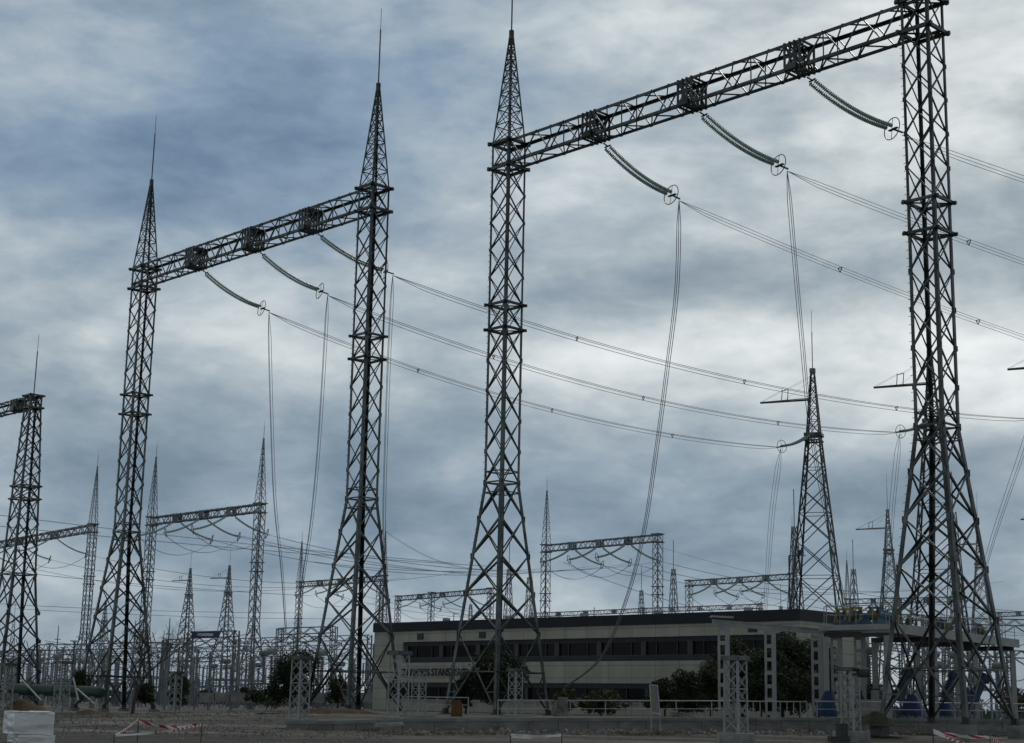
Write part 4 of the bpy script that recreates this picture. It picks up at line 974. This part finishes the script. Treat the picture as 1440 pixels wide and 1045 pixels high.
tree(410,992,914,104,118,'round dark bush tree left of the left portal right-hand tower',seed=9,n=9000,trunk=.0)
tree(360,990,968,50,125,'low dark bush left of the round bush tree',seed=19,n=2000,trunk=.0,name='shrub',cat='shrub',group='yard shrubs')
tree(475,992,950,46,126,'dark small bush behind the left portal right-hand tower',seed=10,n=2500,trunk=.0,name='shrub',cat='shrub',group='yard shrubs')
tree(250,992,942,44,122,'dark dense conical shrub behind the lattice pillar right of the bare tree',seed=12,n=4000,trunk=.0,name='shrub',cat='shrub',group='yard shrubs')
tree(205,990,960,40,130,'dark low shrub behind the bare tree',seed=13,n=2500,trunk=.0,name='shrub',cat='shrub',group='yard shrubs')
tree(113,985,938,44,140,'brownish green bush above the green tank',seed=14,n=3500,trunk=.0,mt=FOL3,name='shrub',cat='shrub',group='yard shrubs')
tree(1225,1003,958,50,110,'olive bush behind the equipment cabinet',seed=21,n=3000,trunk=.0,mt=FOL2,name='shrub',cat='shrub',group='yard shrubs')
tree(1425,1010,968,60,112,'dark bush at the right edge behind the big tower',seed=22,n=3000,trunk=.0,name='shrub',cat='shrub',group='yard shrubs')
R=random.Random(77)
for i in range(16):
    x=285+i*9.5 if i<13 else 600+i; tree(x,986+R.uniform(-1,1),970+R.uniform(-6,8),R.uniform(14,26),R.uniform(150,175),'small grey-green scrub bush in the row at the foot of the switchyard',seed=40+i,n=500,trunk=.0,mt=FOL3,name='scrub_bush',cat='bush',group='row of scrub bushes below the switchyard',leaf=.16) if i<13 else None
# bare tree
def bare_tree(x,yb,yt,Y,label):
    b=at(x,yb,Y); h=(yb-yt)*Y/2320; t=thing('bare_tree',b,0,label,'tree'); tr=MB(); br=MB(); R=random.Random(3)
    def grow(mb,p,d_,L,r,lv):
        n=4; pts=[p]; 
        for i in range(n):
            d_=(d_+V((R.gauss(0,.13),R.gauss(0,.13),R.gauss(.05,.06)))).normalized(); pts.append(pts[-1]+d_*L/n)
        mb.tube(pts,0,5 if lv>1 else 7,radii=[lerp(r,r*.5,i/n) for i in range(n+1)])
        if lv>=5: return
        for k in range(4 if lv<2 else 3):
            f=R.uniform(.35,1); q=pts[min(n,int(f*n+.5))]; a=R.uniform(0,6.28); e=(d_+V((math.cos(a),math.sin(a),.25))*R.uniform(.45,.8)).normalized()
            grow(br,q,e,L*R.uniform(.55,.8),r*.5,lv+1)
    grow(tr,V((0,0,-.1)),V((.02,0,1)),h*.36,h*.018,0)
    tr.build('trunk',BARK,t); br.build('branches',BARK,t); return t
bare_tree(186,1003,835,105,'bare leafless tree with spreading twigs right of the leftmost spired tower')
# far scrub belt
m_=MB(); R=random.Random(9)
for i in range(9000):
    X=R.uniform(-330,330); Yy=R.uniform(420,470); h=2.2+2.4*abs(noise.noise(V((X*.03,0,0))))+1.2*noise.noise(V((X*.2,1,0))); p=V((X,Yy,R.uniform(0,max(.6,h)))); a=V((R.gauss(0,1),R.gauss(0,.3),R.gauss(0,1))).normalized(); b_=V((0,-1,0)).cross(a).normalized(); L=R.uniform(.5,1.1)
    m_.add([p-a*L,p+b_*L*.6,p+a*L,p-b_*L*.6],[(0,1,2,3)])
tag(m_.build('distant_scrub',mat('hazy_scrub',(.10,.12,.12),(.06,.075,.07),.1,.9,0,.05)),'low hazy scrub belt along the horizon','scrub',kind='stuff')
# ------------------------------------------------------------------ switchyard
SY='switchyard equipment crowding the yard left of the building'
def mk_support(kind):
    m=[]
    t=thing('equipment_support',(0,0,0),0,'','switchgear support',SY)
    if kind==0: # lattice column with post insulator and cap
        b=MB(); lv=sec(0,.3,3.0,.26,5); lattice(b,lv,.06); 
        for sx,sy in((-1,-1),(1,-1),(1,1),(-1,1)): b.bar(V((sx*.3,sy*.3,0)),V((sx*.26,sy*.26,3)),.07)
        b.build('stand',STEELF,t); b=MB(); disc_chain(b,[V((0,0,3)),V((0,0,6.2))],.22,.2,8); b.build('insulator',STEELF,t); b=MB(); b.torus((0,0,6.2),V((0,0,1)),.4,.04,14,4); b.build('ring',STEELF,t)
    elif kind==1: # disconnector: two columns + beam + arms raised as V
        b=MB()
        for x in(-1.6,1.6): b.bar(V((x,0,0)),V((x,0,2.8)),.14)
        b.bar(V((-2,0,2.85)),V((2,0,2.85)),.2); b.build('stand',STEELF,t)
        for x in(-1.6,0,1.6): b=MB(); disc_chain(b,[V((x,0,2.95)),V((x,0,5.4))],.22,.17,7); b.build('insulator',STEELF,t)
        b=MB(); b.tube([V((-1.6,0,5.4)),V((-.2,0,7.6))],.05,5); b.tube([V((1.6,0,5.4)),V((.2,0,7.5))],.05,5); b.build('contact_arm',STEELF,t)
    elif kind==2: # tall thin pole with disc cap
        b=MB(); b.tube([V((0,0,0)),V((0,0,6)),V((0,0,9))],.08,6,radii=[.12,.08,.04]); b.build('pole',STEELF,t); b=MB(); b.torus((0,0,7.4),V((0,0,1)),.35,.035,12,4); b.bar(V((-.7,0,6.8)),V((.7,0,6.8)),.06); b.build('crossarm',STEELF,t)
    elif kind==3: # current transformer
        b=MB(); b.bar(V((-.35,0,0)),V((-.35,0,2.4)),.1); b.bar(V((.35,0,0)),V((.35,0,2.4)),.1); b.bar(V((-.35,0,.2)),V((.35,0,2.2)),.06); b.bar(V((.35,0,.2)),V((-.35,0,2.2)),.06); b.box((0,0,2.5),(.9,.6,.15)); b.build('stand',STEELF,t)
        b=MB(); disc_chain(b,[V((0,0,2.6)),V((0,0,5.2))],.2,.26,9); b.build('insulator',STEELF,t); b=MB(); b.tube([V((-.5,0,5.5)),V((.5,0,5.5))],.3,10); b.build('head',STEELF,t)
    return t
protos=[mk_support(k) for k in range(4)]; usedp=[False]*4
lbls=['grey post insulator on a lattice stand in the crowded switchyard','grey disconnector with raised contact arms in the crowded switchyard','slender grey pole with a small crossarm in the crowded switchyard','grey instrument transformer on a braced stand in the crowded switchyard']
R=random.Random(21)
def put(k,x,Y,s=1.,grp=SY,suffix=''):
    p=at(x,985,Y); p.z=gz(p.x,p.y)-.1 if Y<400 else 0; l=lbls[k].replace(' in the crowded switchyard','' if suffix else ' in the crowded switchyard')+suffix; rz=R.choice((BANG,BANG+math.pi/2,BANG+.1))
    if not usedp[k]:
        usedp[k]=True; t=protos[k]; t.location=p; t.rotation_euler=(0,0,rz); t.scale=(s,s,s); t['label']=l; t['group']=grp+(' ' if 0 else ''); return
    copy_thing(protos[k],p,rz,l,grp,(s,s,s))
for Y,n,x0_,x1_ in ((165,16,20,520),(185,20,0,520),(205,22,0,525),(230,24,0,525),(260,24,0,525)):
    for i in range(n):
        x=x0_+(x1_-x0_)*(i+R.uniform(-.3,.3)+.5)/n; put([0,1,2,3,0,1][R.randrange(6)],x,Y*R.uniform(.97,1.03),R.uniform(.85,1.15)*(1.1 if Y>200 else .95))
SY2='switchyard equipment seen through the platform'
for Y,n in ((125,7),(150,9),(180,9)):
    for i in range(n): put([0,3,1,2][R.randrange(4)],1205+235*(i+R.uniform(-.3,.3)+.5)/n,Y*R.uniform(.97,1.03),1.,SY2,' seen under the platform at the right')
# low bus portals
def bus_portal(xa,ya,xb,yb,Y,label,Yb=None,mt=STEELF,strings=True,w=.55,bh=.7):
    a=at(xa,ya,Y); b=at(xb,yb,Yb or Y); t=thing('bus_portal',(a.x,a.y,0),0,label,'bus portal','low bus portals in the switchyard'); d_=V((b.x-a.x,b.y-a.y,0)); dz=b.z-a.z; ux=d_.normalized(); uy=V((-ux.y,ux.x,0))
    m_=MB(); n=max(4,int(d_.length/.9))
    for s in(-1,1):
        for k in(0,-bh): m_.bar(uy*(s*w/2)+V((0,0,a.z+k)),d_+uy*(s*w/2)+V((0,0,b.z+k)),.11)
        for i in range(n):
            e=i%2; p=d_*(i/n)+uy*(s*w/2); q=d_*((i+1)/n)+uy*(s*w/2); m_.bar(p+V((0,0,a.z+dz*i/n-(bh if e else 0))),q+V((0,0,a.z+dz*(i+1)/n-(0 if e else bh))),.07)
    m_.build('beam',mt,t)
    for c,zt_ in((V((0,0,0)),a.z),(d_,b.z)):
        m_=MB()
        for s in(-1,1):
            for r_ in(-1,1): m_.bar(c+ux*(r_*.35)+uy*(s*w/2),c+ux*(r_*.3)+uy*(s*w/2)+V((0,0,zt_)),.11)
        nn=int(zt_/.8)
        for i in range(nn):
            e=1 if i%2 else -1
            for s in(-1,1): m_.bar(c+ux*(e*.33)+uy*(s*w/2)+V((0,0,zt_*i/nn)),c-ux*(e*.33)+uy*(s*w/2)+V((0,0,zt_*(i+1)/nn)),.06)
        m_.build('column',mt,t)
    if strings:
        m_=MB()
        for f in(.2,.5,.8):
            c=d_*f+V((0,0,a.z+dz*f-bh)); disc_chain(m_,sagpath(c,c+V((2.2,-.6,-1.1)),.2,5),.25,.12,6); disc_chain(m_,sagpath(c,c+V((-2.2,.6,-1.1)),.2,5),.25,.12,6); m_.tube(sagpath(c+V((2.2,-.6,-1.1)),c+V((-2.2,.6,-1.1)),1.2,10),.04,4)
        m_.build('hanging_insulators',mt,t)
    return t
bp=bus_portal(268,889,333,887,190,'low bus portal carrying a dark blue plate on its beam',STEELF and None,DARK if False else STEELF)
m_=MB(); c=at(289,892.5,189.4); m_.box((0,0,0),(3.4,.08,.75),-.1); o=m_.build('sign_plate',mat('blue_sign',(.03,.05,.12),(.02,.035,.08),1,.5)); o.location=c; tag(o,'dark blue plate with a pale text strip on the low bus portal','sign'); m_=MB(); m_.box((0,-.05,0),(1.9,.02,.3),-.1); q=m_.build('text_strip',WHITE,o)
bus_portal(394,883.5,470,881,175,'dark low bus portal above the round bush tree',178)
bus_portal(52,907,236,903,200,'long dark low bus portal behind the leftmost spired tower',205)
bus_portal(232,900,268,898,215,'short low bus portal right of the bare tree')
bus_portal(335,898,520,893,230,'long low bus portal behind the left portal right-hand tower',235)
bus_portal(80,914,350,909,245,'far low bus portal spanning the switchyard, left part',252)
bus_portal(345,910,528,906,250,'far low bus portal spanning the switchyard, right part',255)
bus_portal(-20,916,60,914,210,'low bus portal at the left edge')
bus_portal(20,928,300,925,285,'farthest low bus portal near the horizon',290)
bus_portal(260,925,520,921,285,'farthest low bus portal near the building',290)
bus_portal(1190,862,1300,865,200,'low bus portal behind the platform, left part',195)
bus_portal(1300,868,1460,872,190,'low bus portal behind the platform, right part',180)
bus_portal(1215,905,1330,908,170,'low bus portal seen under the platform, left part',165)
bus_portal(1330,912,1450,916,165,'low bus portal seen under the platform, right part',160)
# busbar wires in the yard
for i in range(22):
    y=R.uniform(895,950); Y=R.uniform(190,280); xa=R.uniform(-20,260); xb=xa+R.uniform(120,280)
    p=at(xa,y,Y); q=at(min(xb,525),y+R.uniform(-4,4),Y*1.02); m_=MB(); m_.tube([a-p for a in sagpath(p,q,R.uniform(.3,1.4),12)],.04,4); o=m_.build('busbar_wire',WIREF); o.location=p; tag(o,'thin busbar wire strung between the portals of the crowded switchyard','busbar wire','busbar wires of the switchyard')
# yard fence / low wall pieces on far left ground
m_=MB()
for i in range(12):
    a=at(290+i*22,984,152); m_.box(a+V((0,0,.2)),(1.35,.1,.9))
tag(m_.build('low_yard_wall',CONCP),'low pale wall of slabs at the foot of the switchyard','low wall')
# ------------------------------------------------------------------ world and sun
w=bpy.data.worlds.new('World'); scn.world=w; w.use_nodes=True; nt=w.node_tree; L=nt.links.new
bg=nt.nodes['Background']; out=nt.nodes['World Output']
SE,SA=math.radians(38),math.radians(35)
sky=N(nt,'ShaderNodeTexSky'); sky.sky_type='NISHITA'; sky.sun_disc=False; sky.sun_elevation=SE; sky.sun_rotation=SA
tc=N(nt,'ShaderNodeTexCoord'); sp=N(nt,'ShaderNodeSeparateXYZ'); L(tc.outputs['Generated'],sp.inputs[0])
def mth(op,a,b=None,cl=False):
    n=N(nt,'ShaderNodeMath',operation=op); n.use_clamp=cl
    for i,v in enumerate((a,b)):
        if v is None: continue
        if isinstance(v,(int,float)): n.inputs[i].default_value=v
        else: L(v,n.inputs[i])
    return n.outputs[0]
def cn(scale,st,loc,det=10,rg=.55,dist=.0,rot=0.):
    mp=N(nt,'ShaderNodeMapping'); mp.inputs['Scale'].default_value=st; mp.inputs['Location'].default_value=loc; mp.inputs['Rotation'].default_value=(0,math.radians(rot),0); L(tc.outputs['Generated'],mp.inputs[0])
    n=N(nt,'ShaderNodeTexNoise'); n.inputs['Scale'].default_value=scale; n.inputs['Detail'].default_value=det; n.inputs['Roughness'].default_value=rg; n.inputs['Distortion'].default_value=dist; L(mp.outputs[0],n.inputs['Vector']); return n.outputs[0]
big=cn(4.5,(1,1,2.2),(3.1,1.7,0),6,.5,.3,8); mid=cn(11,(1,1,2.6),(0.4,5.2,1),12,.54,.25,6); fine=cn(42,(1,1,2.0),(2.4,1.2,4),8,.55,.3,-10)
def ramp(x,stops):
    r=N(nt,'ShaderNodeValToRGB'); e=r.color_ramp.elements
    e[0].position,e[0].color=stops[0][0],(*stops[0][1],1); e[1].position,e[1].color=stops[-1][0],(*stops[-1][1],1)
    for p,c in stops[1:-1]: k=e.new(p); k.color=(*c,1)
    L(x,r.inputs[0]); return r.outputs[0]
v=mth('ADD',mth('ADD',mth('MULTIPLY',big,.48),mth('MULTIPLY',mid,.40)),mth('MULTIPLY',fine,.13))
v=mth('ADD',mth('MULTIPLY',mth('SUBTRACT',v,.51),.80),.5)
def blob(px_,py_,wx,wy,amp):
    d=ray(px_,py_).normalized(); d2=V((d.y,-d.x,0)).normalized(); d3=d.cross(d2)
    qs=[]
    for ax,wd in ((d2,wx),(d3,wy)):
        n=N(nt,'ShaderNodeVectorMath',operation='DOT_PRODUCT'); L(tc.outputs['Generated'],n.inputs[0]); n.inputs[1].default_value=tuple(ax)
        q=mth('DIVIDE',n.outputs['Value'],wd/2220.); qs.append(mth('MULTIPLY',q,q))
    return mth('MULTIPLY',mth('POWER',2.718,mth('MULTIPLY',mth('ADD',qs[0],qs[1]),-1.0)),amp)
for b_ in ((150,230,420,170,-.055),(720,720,1300,130,-.045),(560,110,260,90,-.05),(60,100,150,60,.03),(1250,60,420,170,.085),(1000,490,480,60,.12),(1390,520,260,90,.075),(330,410,280,100,.09),(90,470,200,90,.05),(820,60,200,60,.03),(920,240,250,90,.05),
  (980,385,230,50,-.075),(1380,330,160,70,-.02),(450,590,420,60,-.07),(120,620,250,60,-.05),(700,690,700,90,-.055),(1400,640,200,40,-.04),(1000,790,500,70,-.035),(1400,880,120,50,-.07),(250,825,350,30,.05),(980,800,250,20,.02),(1430,785,70,22,.06),(1200,740,160,20,.03)): v=mth('ADD',v,blob(*b_))
grey=ramp(v,[(.36,(.19,.25,.29)),(.45,(.30,.36,.40)),(.52,(.43,.485,.51)),(.60,(.63,.675,.685)),(.70,(.85,.88,.88))])
blue=ramp(v,[(.36,(.14,.215,.315)),(.45,(.225,.315,.42)),(.54,(.37,.445,.51)),(.66,(.62,.67,.69))])
bm=mth('ADD',mth('ADD',blob(200,180,560,240,1.0),blob(660,80,320,160,.5)),blob(600,740,1100,200,.5),True)
cm=N(nt,'ShaderNodeMix',data_type='RGBA'); L(bm,cm.inputs[0]); L(grey,cm.inputs[6]); L(blue,cm.inputs[7]); col=cm.outputs[2]
# dim the unseen overhead dome to lessen its light below and add a hazy horizon
hz_=ramp(sp.outputs['Z'],[(.0,(.82,.86,.90)),(.06,(.94,.96,.98)),(.16,(1,1,1)),(.46,(1,1,1)),(.60,(.7,.7,.7)),(1,(.62,.62,.62))])
mm=N(nt,'ShaderNodeMix',data_type='RGBA',blend_type='MULTIPLY'); mm.inputs[0].default_value=1; L(col,mm.inputs[6]); L(hz_,mm.inputs[7])
# behind the viewer: invented bright low strip and dark sky above, darkening tower tops
bk=ramp(sp.outputs['Z'],[(.0,(3.4,3.25,3.1)),(.06,(2.7,2.6,2.5)),(.15,(.22,.23,.24)),(.45,(.25,.25,.26)),(1,(1.0,1.0,1.0))])
fr=ramp(mth('ADD',mth('MULTIPLY',sp.outputs['Y'],.5),.5),[(.42,(0,0,0)),(.72,(1,1,1))])
mb_=N(nt,'ShaderNodeMix',data_type='RGBA'); L(fr,mb_.inputs[0]); L(bk,mb_.inputs[6]); mb_.inputs[7].default_value=(1,1,1,1)
m3=N(nt,'ShaderNodeMix',data_type='RGBA',blend_type='MULTIPLY'); m3.inputs[0].default_value=1; L(mm.outputs[2],m3.inputs[6]); L(mb_.outputs[2],m3.inputs[7])
cl=N(nt,'ShaderNodeBackground'); L(m3.outputs[2],cl.inputs[0]); cl.inputs[1].default_value=1.10
L(sky.outputs[0],bg.inputs[0]); bg.inputs[1].default_value=.05
ms=N(nt,'ShaderNodeMixShader'); ms.inputs[0].default_value=.93; L(bg.outputs[0],ms.inputs[1]); L(cl.outputs[0],ms.inputs[2]); L(ms.outputs[0],out.inputs[0])
sd=bpy.data.lights.new('sun','SUN'); sd.energy=1.0; sd.angle=math.radians(14); sd.color=(1,.96,.9); so=bpy.data.objects.new('sun',sd); COL.objects.link(so)
dirv=V((math.sin(SA)*math.cos(SE),math.cos(SA)*math.cos(SE),math.sin(SE))); so.rotation_euler=(-dirv).to_track_quat('-Z','Y').to_euler()
for o in scn.objects:
    if o.parent is None and 'label' in o.keys() and len(o['label'].split())>16: print('LONG',len(o['label'].split()),o['label'])
scn.view_settings.view_transform='Standard'; scn.view_settings.look='None'; scn.view_settings.exposure=0
scn.render.engine='CYCLES'; scn.cycles.max_bounces=5
